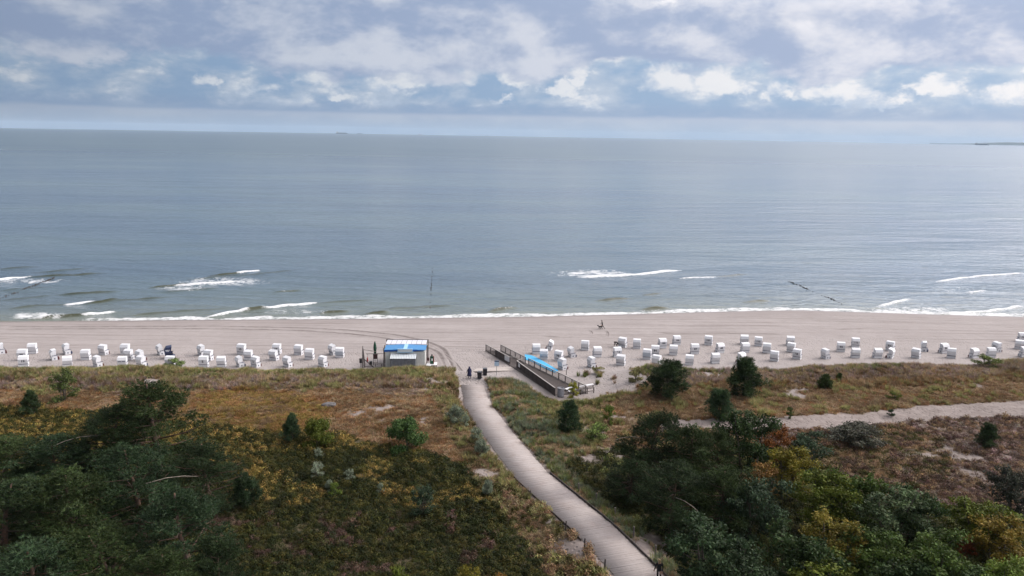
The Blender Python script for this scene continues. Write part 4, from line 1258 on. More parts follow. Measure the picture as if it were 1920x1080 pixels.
# ------------------------------------------------------------------ groynes : rows of piles running into the sea
def build_groynes():
    rr = random.Random(5)
    for (a, b, gaps, lb) in [((-30, 571), (103, 521), [(.0, .15, .2), (.15, .5, .32), (.5, .86, .62), (.86, 1, .5)], 'row of dark groyne piles slanting out to sea at far left'),
                             ((806, 583), (811, 503), [(0, .35, .30), (.35, .7, .42), (.7, 1, .12)], 'row of groyne piles running straight out to sea behind the kiosk'),
                             ((1580, 570), (1478, 527), [(0, .1, .1), (.1, .28, .5), (.28, .55, .05), (.55, .8, .55), (.8, 1, .32)], 'broken row of groyne piles in the bright water at right')]:
        A, B = at(*a), at(*b)
        L = np.hypot(*(B - A)[:2]); n = min(280, int(L / .45))
        e = empty('groyne', (A[0], A[1], 0)); tag(e, lb, 'groyne', 'groynes')
        shared = [MB().tube([(0, 0, -1.5), (.01, 0, 0), (.0, .01, .5)], [.15, .14, .12], 7).mesh('pile', M_WOODDARK) for _ in range(2)]
        for i in range(n):
            k = i / n
            amt = next((g for lo, hi, g in gaps if lo <= k < hi), .3)
            top = -.12 + .42 * amt + rr.uniform(-.16, .10)
            if top < -.1 or (a[0] == 806 and rr.random() < .7): continue
            P = A * (1 - k) + B * k
            o = put(shared[i % 2], 'pile', e, (P[0] - A[0] + rr.uniform(-.05, .05), P[1] - A[1] + rr.uniform(-.05, .05), top - .42), (rr.uniform(-.06, .06), rr.uniform(-.06, .06), rr.uniform(0, 6)))
build_groynes()

# ------------------------------------------------------------------ ships and the far coast
def build_far():
    M_HULL = mat('dark_ship_hull', (0.07, 0.085, 0.11), .6); M_SHIPW = mat('ship_white', (.5, .5, .52), .6); M_SHIPR = mat('ship_red', (.30, .06, .05), .6)
    def place(u, dist):
        d = ray(u, 255); k = dist / math.hypot(d[0], d[1])
        return d[0] * k, d[1] * k, -dist * dist / (2 * EARTH)
    def ship(u, dist, L, kind, lb):
        x, y, z = place(u, dist)
        e = empty('ship', (x, y, z), -math.atan2(x, y) + R(4)); tag(e, lb, 'ship', 'ships on the horizon')
        b = L * .07
        MB().add([(-L / 2, -b, 0), (L * .44, -b, 0), (L / 2, 0, 0), (L * .44, b, 0), (-L / 2, b, 0), (-L / 2, -b, L * .055), (L * .45, -b, L * .055), (L * .53, 0, L * .07), (L * .45, b, L * .055), (-L / 2, b, L * .055)],
                 [(4, 3, 2, 1, 0), (5, 6, 7, 8, 9), (0, 1, 6, 5), (1, 2, 7, 6), (2, 3, 8, 7), (3, 4, 9, 8), (4, 0, 5, 9)]).build('hull', M_SHIPR if kind == 'red' else M_HULL, e)
        h = L * .055
        MB().box(-L * .47, -L * .36, -b * .8, b * .8, h, h + L * .10).box(-L * .46, -L * .38, -b * .6, b * .6, h + L * .10, h + L * .13).build('superstructure', M_SHIPW, e)
        MB().box(-L * .355, -L * .32, -b * .3, b * .3, h, h + L * .12).build('funnel', M_SHIPR if kind == 'red' else M_HULL, e)
        if kind == 'cargo':
            for i in range(5): MB().box(-L * .28 + i * L * .135, -L * .28 + i * L * .135 + L * .11, -b * .8, b * .8, h, h + L * (.03 + .012 * (i % 2))).build('hatch', M_HULL, e)
        MB().box(L * .36, L * .37, -L * .006, L * .006, h, h + L * .14).build('mast', M_HULL, e)
        if kind in ('red', 'mast'): MB().box(-.02 * L, .02 * L, -L * .02, L * .02, h, h + L * .32).build('mast', M_SHIPR if kind == 'red' else M_HULL, e)
    ship(641, 15000, 200, 'cargo', 'long dark cargo ship, leftmost on the horizon')
    ship(675, 15500, 90, 'cargo', 'short dark ship just right of the leftmost one on the horizon')
    ship(788, 14500, 70, 'red', 'small reddish ship with tall mast on the middle horizon')
    ship(914, 15500, 60, 'mast', 'faint small ship with mast right of the reddish one')
    ship(1843, 14500, 190, 'cargo', 'ship lying below the far headland at the right horizon')
    # headland
    n, m = 90, 8
    vs, fs = [], []
    for i in range(n):
        u = 1745 + (2500 - 1745) * i / (n - 1)
        x, y, z = place(u, 21500)
        top = 52 * sstep(np.array(u), 1780, 1915) * (0.75 + .5 * float(fbm(np.array([u / 60.]), np.array([2.]), 3, 4)[0])) + 14
        for j in range(m):
            k = j / (m - 1)
            q = 1 + .05 * k
            vs.append((x * q, y * q, z - 20 + (top + 20) * math.sin(min(1, k * 1.6) * math.pi / 2) * (1 if k < .7 else 1 - (k - .7))))
    for i in range(n - 1):
        for j in range(m - 1):
            fs.append((i * m + j, (i + 1) * m + j, (i + 1) * m + j + 1, i * m + j + 1))
    o = link(bpy.data.objects.new('headland', raw_mesh('headland', vs, fs, [mat('wooded_cliff', (.030, .045, .040), .95, (.045, .06, .05), .004)], True)))
    tag(o, 'low blue headland far off on the right horizon', kind='structure')
build_far()

# ------------------------------------------------------------------ plant meshes
def leaf_attr(n, per, rng, lo=.65, hi=1.35, hue=.12):
    c = rng.uniform(lo, hi, (n, 1)) * (1 + rng.uniform(-hue, hue, (n, 3)))
    c = np.concatenate([c, np.ones((n, 1))], 1)
    return np.repeat(c, per, 0)
def unit(v):
    return v / (np.linalg.norm(v, axis=1, keepdims=True) + 1e-9)
def tuft_mesh(seed, blades, h, base, splay, w):
    g = np.random.default_rng(seed)
    a = g.uniform(0, 2 * np.pi, blades); r = base * np.sqrt(g.random(blades))
    p0 = np.stack([r * np.cos(a), r * np.sin(a), np.zeros(blades) - .04], 1)
    b = a + g.normal(0, .7, blades); s = splay * g.uniform(.2, 1.1, blades); hh = h * g.uniform(.55, 1.1, blades)
    d = np.stack([np.cos(b), np.sin(b), 0 * b], 1)
    p1 = p0 + d * (s * .35)[:, None] + np.stack([0 * b, 0 * b, hh * .62], 1)
    p2 = p0 + d * s[:, None] + np.stack([0 * b, 0 * b, hh], 1)
    sd = np.stack([-np.sin(b), np.cos(b), 0 * b], 1) * w / 2
    v = np.stack([p0 - sd, p0 + sd, p1 + sd * .8, p1 - sd * .8, p2], 1).reshape(-1, 3)
    i = np.arange(blades)[:, None] * 5
    f = np.concatenate([i + [0, 1, 2], i + [0, 2, 3], i + [3, 2, 4]])
    return raw_mesh('tuft', v, f, [M_GRASS], False, {'leaf': ('FLOAT_COLOR', leaf_attr(blades, 5, g))})
def leaves(cent, nrm, size, g):
    """one folded leaf (two triangles) per centre"""
    n = len(cent)
    t = unit(np.cross(nrm, g.normal(0, 1, (n, 3)))); b = np.cross(nrm, t)
    s = size * g.uniform(.7, 1.25, (n, 1))
    v = np.stack([cent - t * s, cent + b * s * .55, cent + t * s, cent - b * s * .55 - nrm * s * .15], 1).reshape(-1, 3)
    i = np.arange(n)[:, None] * 4
    return v, np.concatenate([i + [0, 1, 2], i + [0, 2, 3]])
def clump_mesh(seed, n, rad, h, size):
    g = np.random.default_rng(seed)
    d = unit(g.normal(0, 1, (n, 3))); d[:, 2] = np.abs(d[:, 2])
    c = d * np.array([rad, rad, h]) * g.uniform(.45, 1.05, (n, 1)); c[:, 2] += .02
    v, f = leaves(c, unit(d + g.normal(0, .6, (n, 3)) + np.array([0, 0, .5])), size, g)
    return raw_mesh('clump', v, f, [M_GRASS], False, {'leaf': ('FLOAT_COLOR', leaf_attr(n, 4, g))})

# ------------------------------------------------------------------ scattered ground cover
def scatter(name, P, rot, scl, var, tint, protos, label, cat):
    coll = bpy.data.collections.new(name + '_kinds')
    for i, me in enumerate(protos):
        coll.objects.link(bpy.data.objects.new('%s_kind_%02d' % (name, i), me))
    n = len(P)
    me = bpy.data.meshes.new(name); me.vertices.add(n); me.vertices.foreach_set('co', np.asarray(P, np.float32).ravel())
    for a, typ, key, arr in (('rot', 'FLOAT_VECTOR', 'vector', rot), ('scl', 'FLOAT_VECTOR', 'vector', scl), ('var', 'INT', 'value', var), ('tint', 'FLOAT_COLOR', 'color', np.concatenate([tint, np.ones((n, 1))], 1))):
        me.attributes.new(a, typ, 'POINT').data.foreach_set(key, np.ascontiguousarray(arr, np.int32 if typ == 'INT' else np.float32).ravel())
    o = link(bpy.data.objects.new(name, me))
    ng = bpy.data.node_groups.new(name, 'GeometryNodeTree')
    ng.interface.new_socket('Geometry', in_out='INPUT', socket_type='NodeSocketGeometry')
    ng.interface.new_socket('Geometry', in_out='OUTPUT', socket_type='NodeSocketGeometry')
    gi, go = ng.nodes.new('NodeGroupInput'), ng.nodes.new('NodeGroupOutput')
    ip = ng.nodes.new('GeometryNodeInstanceOnPoints'); ci = ng.nodes.new('GeometryNodeCollectionInfo')
    ci.inputs['Collection'].default_value = coll; ci.inputs['Separate Children'].default_value = True; ci.inputs['Reset Children'].default_value = True
    ip.inputs['Pick Instance'].default_value = True
    def named(a, t):
        k = ng.nodes.new('GeometryNodeInputNamedAttribute'); k.data_type = t; k.inputs['Name'].default_value = a
        return k.outputs['Attribute']
    ng.links.new(gi.outputs[0], ip.inputs['Points']); ng.links.new(ci.outputs[0], ip.inputs['Instance'])
    ng.links.new(named('var', 'INT'), ip.inputs['Instance Index']); ng.links.new(named('rot', 'FLOAT_VECTOR'), ip.inputs['Rotation']); ng.links.new(named('scl', 'FLOAT_VECTOR'), ip.inputs['Scale'])
    ng.links.new(ip.outputs[0], go.inputs[0])
    m = o.modifiers.new('scatter', 'NODES'); m.node_group = ng
    tag(o, label, cat, kind='stuff')
    return o
def build_cover():
    n = 150000
    y = np.sqrt(RNG.uniform(40 ** 2, 121 ** 2, n)); x = RNG.uniform(-1, 1, n) * (0.69 * y + 5)
    sd = sandy(x, y)
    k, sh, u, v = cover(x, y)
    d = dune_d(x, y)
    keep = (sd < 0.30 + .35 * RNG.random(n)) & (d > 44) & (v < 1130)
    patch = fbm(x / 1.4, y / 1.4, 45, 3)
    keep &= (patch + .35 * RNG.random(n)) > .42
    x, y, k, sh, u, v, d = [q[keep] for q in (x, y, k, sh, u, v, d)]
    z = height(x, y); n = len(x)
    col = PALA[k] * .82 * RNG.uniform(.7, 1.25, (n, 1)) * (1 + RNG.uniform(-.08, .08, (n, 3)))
    shrub = RNG.random(n) < sh
    tall = ~shrub & (((d < 56) & (RNG.random(n) < .8)) | np.isin(k, [KEYS.index('marram'), KEYS.index('teal'), KEYS.index('green')])) & (RNG.random(n) < .75)
    short = ~shrub & ~tall
    rot = np.stack([RNG.normal(0, .10, n), RNG.normal(0, .10, n) - .12, RNG.uniform(0, 6.28, n)], 1)
    P = np.stack([x, y, z], 1)
    big = fbm(x / 2.6, y / 2.6, 66, 3)
    sc = RNG.uniform(.65, 1.2, (n, 1)) * (.45 + 1.15 * big)[:, None] * np.ones((1, 3))
    col = col * (.72 + .58 * fbm(x / 3.4, y / 3.4, 67, 3))[:, None]
    tl = [tuft_mesh(100 + i, 34, .62, .16, .34, .034) for i in range(4)]
    scatter('dune_grass', P[tall], rot[tall], sc[tall], RNG.integers(0, 4, tall.sum()), col[tall], tl, 'tall pale marram grass growing along the dune crest and path', 'grass')
    st = [tuft_mesh(200 + i, 40, .27, .26, .26, .034) for i in range(4)]
    scatter('dry_grass', P[short], rot[short], sc[short] * np.array([1.15, 1.15, 1]), RNG.integers(0, 4, short.sum()), col[short], st, 'short dry brown grass and heath covering the dunes', 'grass')
    cl = [clump_mesh(300 + i, 70, .36, .36, .065) for i in range(4)]
    hs = RNG.uniform(.6, 1.5, (n, 1))
    scatter('low_scrub', P[shrub], rot[shrub] * .5, (sc * np.concatenate([np.ones((n, 2)) * 1.05, hs], 1))[shrub], RNG.integers(0, 4, shrub.sum()), col[shrub], cl, 'low dark green and yellow scrub covering the near dunes', 'scrub')
    print('cover', tall.sum(), short.sum(), shrub.sum())
build_cover()

# ------------------------------------------------------------------ trees and shrubs
def needles(cent, out, length, g, per=6, w=.042):
    n = len(cent)
    c = np.repeat(cent, per, 0); o = np.repeat(out, per, 0)
    d = unit(o * .75 + g.normal(0, .62, (n * per, 3)) + np.array([0, 0, .25]))
    s = unit(np.cross(d, g.normal(0, 1, (n * per, 3)))) * w / 2
    L = length * g.uniform(.7, 1.2, (n * per, 1))
    v = np.stack([c - s, c + s, c + d * L], 1).reshape(-1, 3)
    f = np.arange(n * per * 3).reshape(-1, 3)
    return v, f
def pads_to_mesh(pads, g, kind, size, count):
    """pads: list of (centre, radii) lumps of foliage"""
    C, O, W = [], [], []
    for i, (c, r) in enumerate(pads):
        m = max(6, int(count * (r[0] * r[1] + r[0] * r[2]) / .4))
        d = unit(g.normal(0, 1, (m, 3)))
        q = np.asarray(c) + d * np.asarray(r) * g.uniform(.35, 1.08, (m, 1))
        C.append(q); O.append(d); W.append(np.full(m, g.uniform(.62, 1.38)))
    C, O, W = np.concatenate(C), np.concatenate(O), np.concatenate(W)
    if kind == 'pine':
        v, f = needles(C, O, size, g); per = 18
    else:
        v, f = leaves(C, unit(O + g.normal(0, .7, O.shape) + np.array([0, 0, .35])), size, g); per = 4
    col = leaf_attr(len(C), per, g, .75, 1.25, .10)
    col[:, :3] *= np.repeat(W, per)[:, None]
    return v, f, col
def tree_meshes(seed, kind, H, Rc, low=.25, npads=60, size=None, count=26, lean=0.0, stems=1, pad=(.34, .62), dead=0):
    g = np.random.default_rng(seed); rr = random.Random(seed)
    wood, pads = MB(), []
    for sidx in range(stems):
        bx, by = (0, 0) if stems == 1 else (rr.uniform(-.25, .25) * Rc, rr.uniform(-.25, .25) * Rc)
        lx, ly = lean * Rc + rr.uniform(-.12, .12) * H * .4 + bx * 1.5, rr.uniform(-.08, .08) * H * .4 + by * 1.5
        tr = [Vector((bx + lx * k ** 1.4 + .05 * H * .2 * math.sin(5 * k + seed), by + ly * k ** 1.4, H * .93 * k - .15 * (k == 0))) for k in (0, .2, .4, .6, .8, 1)]
        r0 = max(.02, .024 * H / stems ** .5)
        wood.tube(tr, [r0 * (1.15 - k) + .012 for k in (0, .2, .4, .6, .8, 1)], 7)
        def trunk(k):
            i = min(4, int(k * 5)); f = k * 5 - i
            return tr[i].lerp(tr[i + 1], f)
        nb = max(5, npads // (3 * stems))
        for b in range(nb):
            k = low + (1 - low) * ((b + rr.random()) / nb)
            prof = math.sin(math.pi * min(1, .20 + .78 * ((k - low) / (1 - low)))) ** .75
            if kind == 'young': prof = (1.0 - .80 * ((k - low) / (1 - low)) ** 1.7)
            a = b * 2.39996 + rr.uniform(-.5, .5)
            L = Rc * prof * rr.uniform(.62, 1.08)
            rise = (.10 + .5 * k) * L * rr.uniform(.5, 1.2) if kind != 'young' else L * rr.uniform(.25, .6)
            p0 = trunk(min(.98, k * .93)); dr = Vector((math.cos(a), math.sin(a), 0))
            p1 = p0 + dr * L * .55 + Vector((0, 0, rise * .35)); p2 = p0 + dr * L + Vector((0, 0, rise))
            wood.tube([p0, p1, p2], [r0 * .38 * (1.1 - k) + .012, r0 * .25 * (1.1 - k) + .01, .008], 5)
            m = 3
            for q in range(m):
                f = (.45 + .55 * (q + rr.random() * .6) / m)
                c = (p0.lerp(p1, f * 2) if f < .5 else p1.lerp(p2, min(1, f * 2 - 1))) + Vector((rr.uniform(-.18, .18) * Rc, rr.uniform(-.18, .18) * Rc, rr.uniform(-.03, .08) * H))
                s = rr.uniform(*pad) * (Rc / 2.2) ** .5
                pads.append(((c.x, c.y, max(.12, c.z)), (s, s, s * (.55 if kind == 'pine' else .8))))
        top = tr[-1]; s = pad[1] * .7 * (Rc / 2.2) ** .5
        pads.append(((top.x, top.y, top.z), (s * .8, s * .8, s)))
    size = size or (.20 if kind in ('pine', 'young') else .10)
    v, f, col = pads_to_mesh(pads, g, 'pine' if kind in ('pine', 'young') else 'leaf', size, count)
    crown = raw_mesh('crown', v, f, [M_NEEDLE if kind in ('pine', 'young') else M_LEAF], False, {'leaf': ('FLOAT_COLOR', col)})
    trunk_me = wood.mesh('trunk', M_BARK if kind == 'pine' else M_BARK2, True)
    dm = []
    for i in range(dead):
        a = rr.uniform(2.6, 5.6); z = H * rr.uniform(.35, .75); L = Rc * rr.uniform(.9, 1.2)
        p = [Vector((math.cos(a) * L * k, math.sin(a) * L * k, z + L * (.5 * k - .42 * k * k))) for k in (.1, .45, .75, 1)]
        dm.append(MB().tube(p, [.035, .028, .02, .008], 6).mesh('dead_branch', M_DEAD))
    return trunk_me, crown, H, Rc, dm
PROTO = {
    'pine0': tree_meshes(1, 'pine', 8.0, 2.6, .16, 120, count=42, pad=(.28, .62), dead=0), 'pine1': tree_meshes(2, 'pine', 7.0, 2.7, .12, 120, count=42, pad=(.28, .62), lean=.3, dead=1), 'pine2': tree_meshes(3, 'pine', 6.0, 2.5, .10, 120, count=42, pad=(.28, .62)), 'pine3': tree_meshes(4, 'pine', 7.5, 2.4, .12, 120, count=42, pad=(.28, .62), lean=-.25),
    'young0': tree_meshes(11, 'young', 3.2, 1.7, .04, 90, .26, count=60, pad=(.22, .50)), 'young1': tree_meshes(12, 'young', 3.4, 1.6, .04, 90, .26, count=60, pad=(.22, .50)), 'young2': tree_meshes(13, 'young', 2.4, 1.5, .04, 80, .26, count=60, pad=(.22, .50)),
    'leaf0': tree_meshes(21, 'leaf', 5.0, 2.2, .20, 72, count=80, stems=2), 'leaf1': tree_meshes(22, 'leaf', 4.2, 2.2, .15, 72, count=80, stems=3), 'leaf2': tree_meshes(23, 'leaf', 5.5, 1.9, .22, 66, count=80, stems=2),
    'bush0': tree_meshes(31, 'leaf', 1.7, 1.6, .05, 110, .075, 95, stems=5, pad=(.32, .52)), 'bush1': tree_meshes(32, 'leaf', 1.4, 1.1, .05, 75, .07, 95, stems=4, pad=(.26, .42)), 'bush2': tree_meshes(33, 'leaf', 2.2, 1.2, .05, 84, .075, 95, stems=4, pad=(.28, .45)),
}
used = set()
def plant(name, proto, u, vb, vt, wpx, color, label, cat, group, spot=None, rz=None):
    P = on_ground(u, min(vb, 1075)) if spot is None else np.array([*spot, ground(*spot)])
    if vb > 1075:   # foot of the plant lies below the picture
        z = 4.6; P = at(u, vb, z); P[2] = ground(P[0], P[1])
    dist = math.dist(P, (0, 0, CAM_Z)); dn = math.asin((CAM_Z - P[2]) / dist)
    tm, cm, H, Rc, dm = PROTO[proto]
    h = (vb - vt) * dist / F_PX / math.cos(dn) * .97
    w = wpx * dist / F_PX
    sz, sx = h / (H * 1.02), w / (2 * Rc * 1.12)
    e = empty(name, (P[0], P[1], P[2] - .05), random.uniform(0, 6.28) if rz is None else rz)
    e.scale = (sx, sx, sz)
    put(tm, 'trunk' if cat == 'tree' else 'stem', e)
    c = put(cm, 'crown' if cat == 'tree' else 'foliage', e); c.color = (*color, 1)
    for q in dm: put(q, 'dead_branch', e)
    tag(e, label, cat, group)
    return e
PINE = (.036, .054, .018); PINE_D = (.028, .044, .018); PINE_T = (.031, .053, .024)
LG = 'pines at lower left'
for i, (u, vb, vt, w, lb) in enumerate([
    (300, 905, 722, 185, 'tallest dark pine of the left group, its top reaching the pale dune patch'), (203, 912, 768, 165, 'dark pine just left of the tallest one, bare branches below'), (108, 930, 830, 170, 'broad pine below the two small shrubs at far left'),
    (12, 935, 828, 160, 'pine cut by the left picture edge, upper one'), (392, 960, 836, 150, 'dark pine at the right side of the left group with pale branch'), (270, 1010, 862, 190, 'large pine in the middle of the left group'), (135, 1050, 905, 200, 'wide dark pine below the broad far-left pine'),
    (5, 1075, 930, 170, 'pine cut by the left picture edge, lower one'), (352, 1090, 905, 190, 'dark pine right of centre in the lower left group with arched dead branch'), (228, 1130, 985, 200, 'pine at the bottom of the left group, middle one'), (415, 1130, 990, 125, 'narrow pine at the bottom right of the left group'), (75, 1160, 1005, 200, 'pine at the bottom left corner of the picture'), (325, 1165, 1020, 170, 'pine cut by the bottom edge between two other pines')]):
    plant('pine_tree', 'pine%d' % (i % 4), u, vb, vt, w, [PINE, PINE_D, PINE_T][i % 3], lb, 'tree', LG)
plant('young_pine', 'young2', 460, 948, 893, 64, PINE_T, 'small round pine standing just right of the big left group', 'tree', LG)
YG = 'young pines on the dunes'
for u, vb, vt, w, pr, c, lb in [(1250, 742, 674, 96, 'young0', PINE_D, 'bushy young pine behind the ramp, left of two large ones on the crest'), (1393, 743, 671, 78, 'young1', PINE_D, 'upright bushy young pine on the crest, right of two large ones'), (1348, 786, 730, 66, 'young1', PINE_T, 'young pine just below and between the two crest pines'),
                                (1067, 808, 752, 58, 'young0', PINE_T, 'lone young pine right of the footpath below the ramp'), (1545, 729, 703, 34, 'young2', PINE, 'small round pine on the brown right dune'), (1573, 713, 700, 15, 'young2', PINE, 'tiny pine right behind the small round one on the right dune'),
                                (60, 777, 737, 38, 'young1', PINE_D, 'small dark pine below the green shrub near the left edge'), (548, 828, 777, 42, 'young1', PINE_T, 'dark young pine left of the yellow green bush on the left dune'), (1850, 838, 799, 42, 'young1', PINE_D, 'small dark pine in the sandy hollow at far right')]:
    plant('young_pine', pr, u, vb, vt, w, tuple(1.45 * k for k in c), lb, 'tree', YG)
RG = 'trees at lower right'
for i, (u, vb, vt, w, lb) in enumerate([(1208, 915, 766, 140, 'tall dark pine, leftmost of the right thicket beside the path'), (1290, 925, 800, 140, 'dark pine second from left in the right thicket'), (1178, 940, 858, 110, 'low dark pine at the left foot of the right thicket'), (1345, 915, 805, 105, 'slim dark pine in the middle of the right thicket'),
                                        (1255, 1010, 885, 165, 'dark pine in front of the leftmost thicket pine'), (1350, 1010, 885, 150, 'shaded pine in front of the middle of the thicket')]):
    plant('pine_tree', 'pine%d' % ((i + 1) % 4), u, vb, vt, w, [PINE_D, PINE][i % 2], lb, 'tree', RG)
GRN = (.055, .085, .020); DGR = (.034, .056, .020); YEL = (.145, .125, .020); YGR = (.085, .105, .018); ORG = (.19, .075, .022); TEA = (.042, .065, .036); SIL = (.070, .098, .046); LIM = (.115, .16, .032)
for i, (u, vb, vt, w, pr, c, lb) in enumerate([
    (1402, 895, 776, 120, 'leaf1', DGR, 'dark leafy tree at the back right of the thicket near the sandy track'), (1452, 885, 806, 80, 'leaf2', ORG, 'small orange leaved tree at the upper edge of the right thicket'), (1505, 880, 815, 90, 'leaf1', TEA, 'grey green bush right of the orange tree'),
    (1472, 945, 852, 105, 'leaf0', YEL, 'yellow leaved tree just below the orange one'), (1408, 960, 872, 80, 'leaf2', (.14, .08, .025), 'small brownish orange tree left of the yellow one'), (1415, 1010, 905, 130, 'leaf1', TEA, 'blue green tree below the brownish orange one'), (1525, 1010, 900, 125, 'leaf0', YGR, 'yellow green tree right of the blue green one'),
    (1590, 1000, 900, 110, 'leaf1', GRN, 'green tree at the upper right edge of the thicket'), (1655, 1030, 922, 120, 'leaf2', SIL, 'tree with pale silvery leaves in the right thicket'), (1718, 1030, 932, 100, 'leaf1', DGR, 'dark green tree right of the silvery one'), (1545, 1080, 960, 110, 'leaf2', (.15, .125, .024), 'yellowing tree in the middle of the lower right thicket'),
    (1615, 1100, 990, 140, 'leaf0', GRN, 'broad green tree below the silvery one'), (1740, 1110, 1000, 150, 'leaf1', GRN, 'broad green tree at the bottom right of the thicket'), (1840, 1030, 952, 120, 'leaf1', YGR, 'green bush left of the dark one at the right edge'), (1865, 1070, 992, 110, 'leaf0', (.17, .125, .025), 'golden yellow bush near the right edge'),
    (1800, 1046, 1012, 36, 'leaf2', (.20, .060, .024), 'small red leaved shrub left of the golden bush'), (1900, 1130, 1040, 120, 'leaf1', LIM, 'light green bush in the bottom right corner'), (1815, 1130, 1045, 110, 'leaf2', DGR, 'dark bush left of the light green corner bush'), (1480, 1110, 990, 150, 'leaf1', DGR, 'dark leafy tree at the bottom middle of the right thicket'),
    (1330, 1110, 985, 160, 'leaf0', (.035, .058, .026), 'dark tree at the bottom left of the right thicket'), (1395, 1150, 1030, 150, 'leaf1', (.030, .048, .022), 'shaded tree cut by the bottom edge left of the thicket middle'), (1560, 1150, 1040, 130, 'leaf2', YGR, 'yellow green tree cut by the bottom edge of the thicket'), (1680, 1150, 1050, 140, 'leaf0', DGR, 'dark green tree cut by the bottom edge further right'), (1908, 975, 893, 90, 'leaf1', (.05, .055, .04), 'dark round bush at the right picture edge')]):
    plant('autumn_tree', pr, u, vb, vt, w, c, lb, 'tree', RG)
BG = 'shrubs on the dunes'
for u, vb, vt, w, pr, c, lb in [(117, 754, 702, 58, 'bush2', (.085, .11, .035), 'green shrub near the left edge just below the dune crest'), (596, 840, 794, 66, 'bush0', YGR, 'yellow green bush right of a dark young pine on the left dune'), (766, 846, 794, 88, 'bush0', (.060, .105, .032), 'dense green dome shaped bush in the middle of the left dune'), (790, 966, 914, 54, 'bush2', TEA, 'dark bush below the dome shaped one'),
                                (1606, 830, 797, 112, 'bush0', (.075, .075, .055), 'low grey brown bush below the sandy track'), (330, 692, 676, 42, 'bush1', (.13, .18, .06), 'light green leafy plant on the crest in front of a beach chair'), (1142, 797, 760, 26, 'bush2', LIM, 'slim lime green shrub right of the lone young pine'), (1112, 824, 797, 58, 'bush1', (.13, .18, .05), 'low light green shrub on the sandy patch near the thicket'),
                                (1073, 746, 716, 26, 'bush2', (.24, .24, .03), 'yellow green shrub in front of the ramp end'), (1480, 784, 764, 16, 'bush2', GRN, 'tiny green shrub at the left end of the sandy track'), (1672, 780, 768, 18, 'bush1', TEA, 'tiny shrub on the upper edge of the sandy track'), (1678, 752, 738, 30, 'bush1', YGR, 'small yellow green shrub above the sandy track'), (1395, 790, 768, 44, 'bush1', SIL, 'pale shrub behind the right thicket'),
                                (880, 1100, 1030, 60, 'bush2', YEL, 'yellow orange shrub at the bottom edge left of the path'), (930, 1110, 1045, 60, 'bush1', (.22, .12, .03), 'rusty low shrub right of the yellow one at the bottom'), (745, 1085, 1040, 55, 'bush1', YGR, 'yellow green shrub at the bottom middle of the left dune'), (630, 930, 905, 30, 'bush1', LIM, 'small lime shrub in the dark scrub of the left dune'), (1855, 690, 672, 50, 'bush1', (.11, .14, .04), 'green crest shrub in front of the chairs at far right'), (1125, 700, 688, 34, 'bush1', (.19, .18, .08), 'rounded grass clump at the left tip of the right dune'), (1188, 716, 690, 40, 'bush1', (.19, .18, .08), 'grass clump left of the crest pine behind the ramp')]:
    plant('dune_shrub', pr, u, vb, vt, w, c, lb, 'shrub', BG)
SG = 'silvery shrubs beside the path'
for i, (u, vb, vt, w, lb) in enumerate([(850, 794, 764, 38, 'first silvery shrub beside the left path edge, farthest from the camera'), (868, 800, 780, 26, 'small silvery shrub next to the farthest one'), (893, 832, 803, 34, 'third silvery shrub down the left path edge'), (906, 856, 828, 32, 'fourth silvery shrub down the left path edge'), (590, 898, 872, 34, 'pale silvery shrub in the scrub below the yellow green bush'),
                                        (596, 862, 842, 22, 'small silvery shrub right under the yellow green bush'), (915, 930, 902, 26, 'lone silvery shrub left of the path bend'), (716, 925, 906, 20, 'small pale shrub in the middle of the left scrub'), (655, 900, 880, 24, 'pale shrub right of the larger silvery one in the scrub'), (620, 922, 903, 20, 'small pale shrub below the silvery one in the scrub')]):
    plant('silvery_shrub', 'bush%d' % (i % 3), u, vb, vt, w, (.200, .235, .165), lb, 'shrub', SG)

# ------------------------------------------------------------------ people and a dog
M_SKIN = mat('skin', (.42, .26, .19), .6)
def figure(name, J, E, rad, mats, label, cat='person', hairs=None):
    """one continuous body grown over a skeleton; J joint -> (xyz, material index)"""
    names = list(J); idx = {n: i for i, n in enumerate(names)}
    me = bpy.data.meshes.new('body'); me.from_pydata([J[n][0] for n in names], [(idx[a], idx[b]) for a, b in E], []); me.update()
    o = bpy.data.objects.new('body', me); COL.objects.link(o)
    o.modifiers.new('skin', 'SKIN'); 
    for n in names:
        sv = me.skin_vertices[0].data[idx[n]]; r = rad[n]; sv.radius = (r, r) if not hasattr(r, '__len__') else r
        sv.use_root = (n == 'pelvis')
    sm = o.modifiers.new('sub', 'SUBSURF'); sm.levels = 2; sm.render_levels = 2
    dg = bpy.context.evaluated_depsgraph_get(); bm = bpy.data.meshes.new_from_object(o.evaluated_get(dg))
    COL.objects.unlink(o); bpy.data.objects.remove(o)
    bm.materials.clear()
    for q in mats: bm.materials.append(q)
    JP = np.array([J[n][0] for n in names]); JM = [J[n][1] for n in names]
    for p in bm.polygons:
        c = np.array(p.center); p.material_index = JM[int(np.argmin(((JP - c) ** 2).sum(1)))]; p.use_smooth = True
    bm.name = 'body'
    return bm
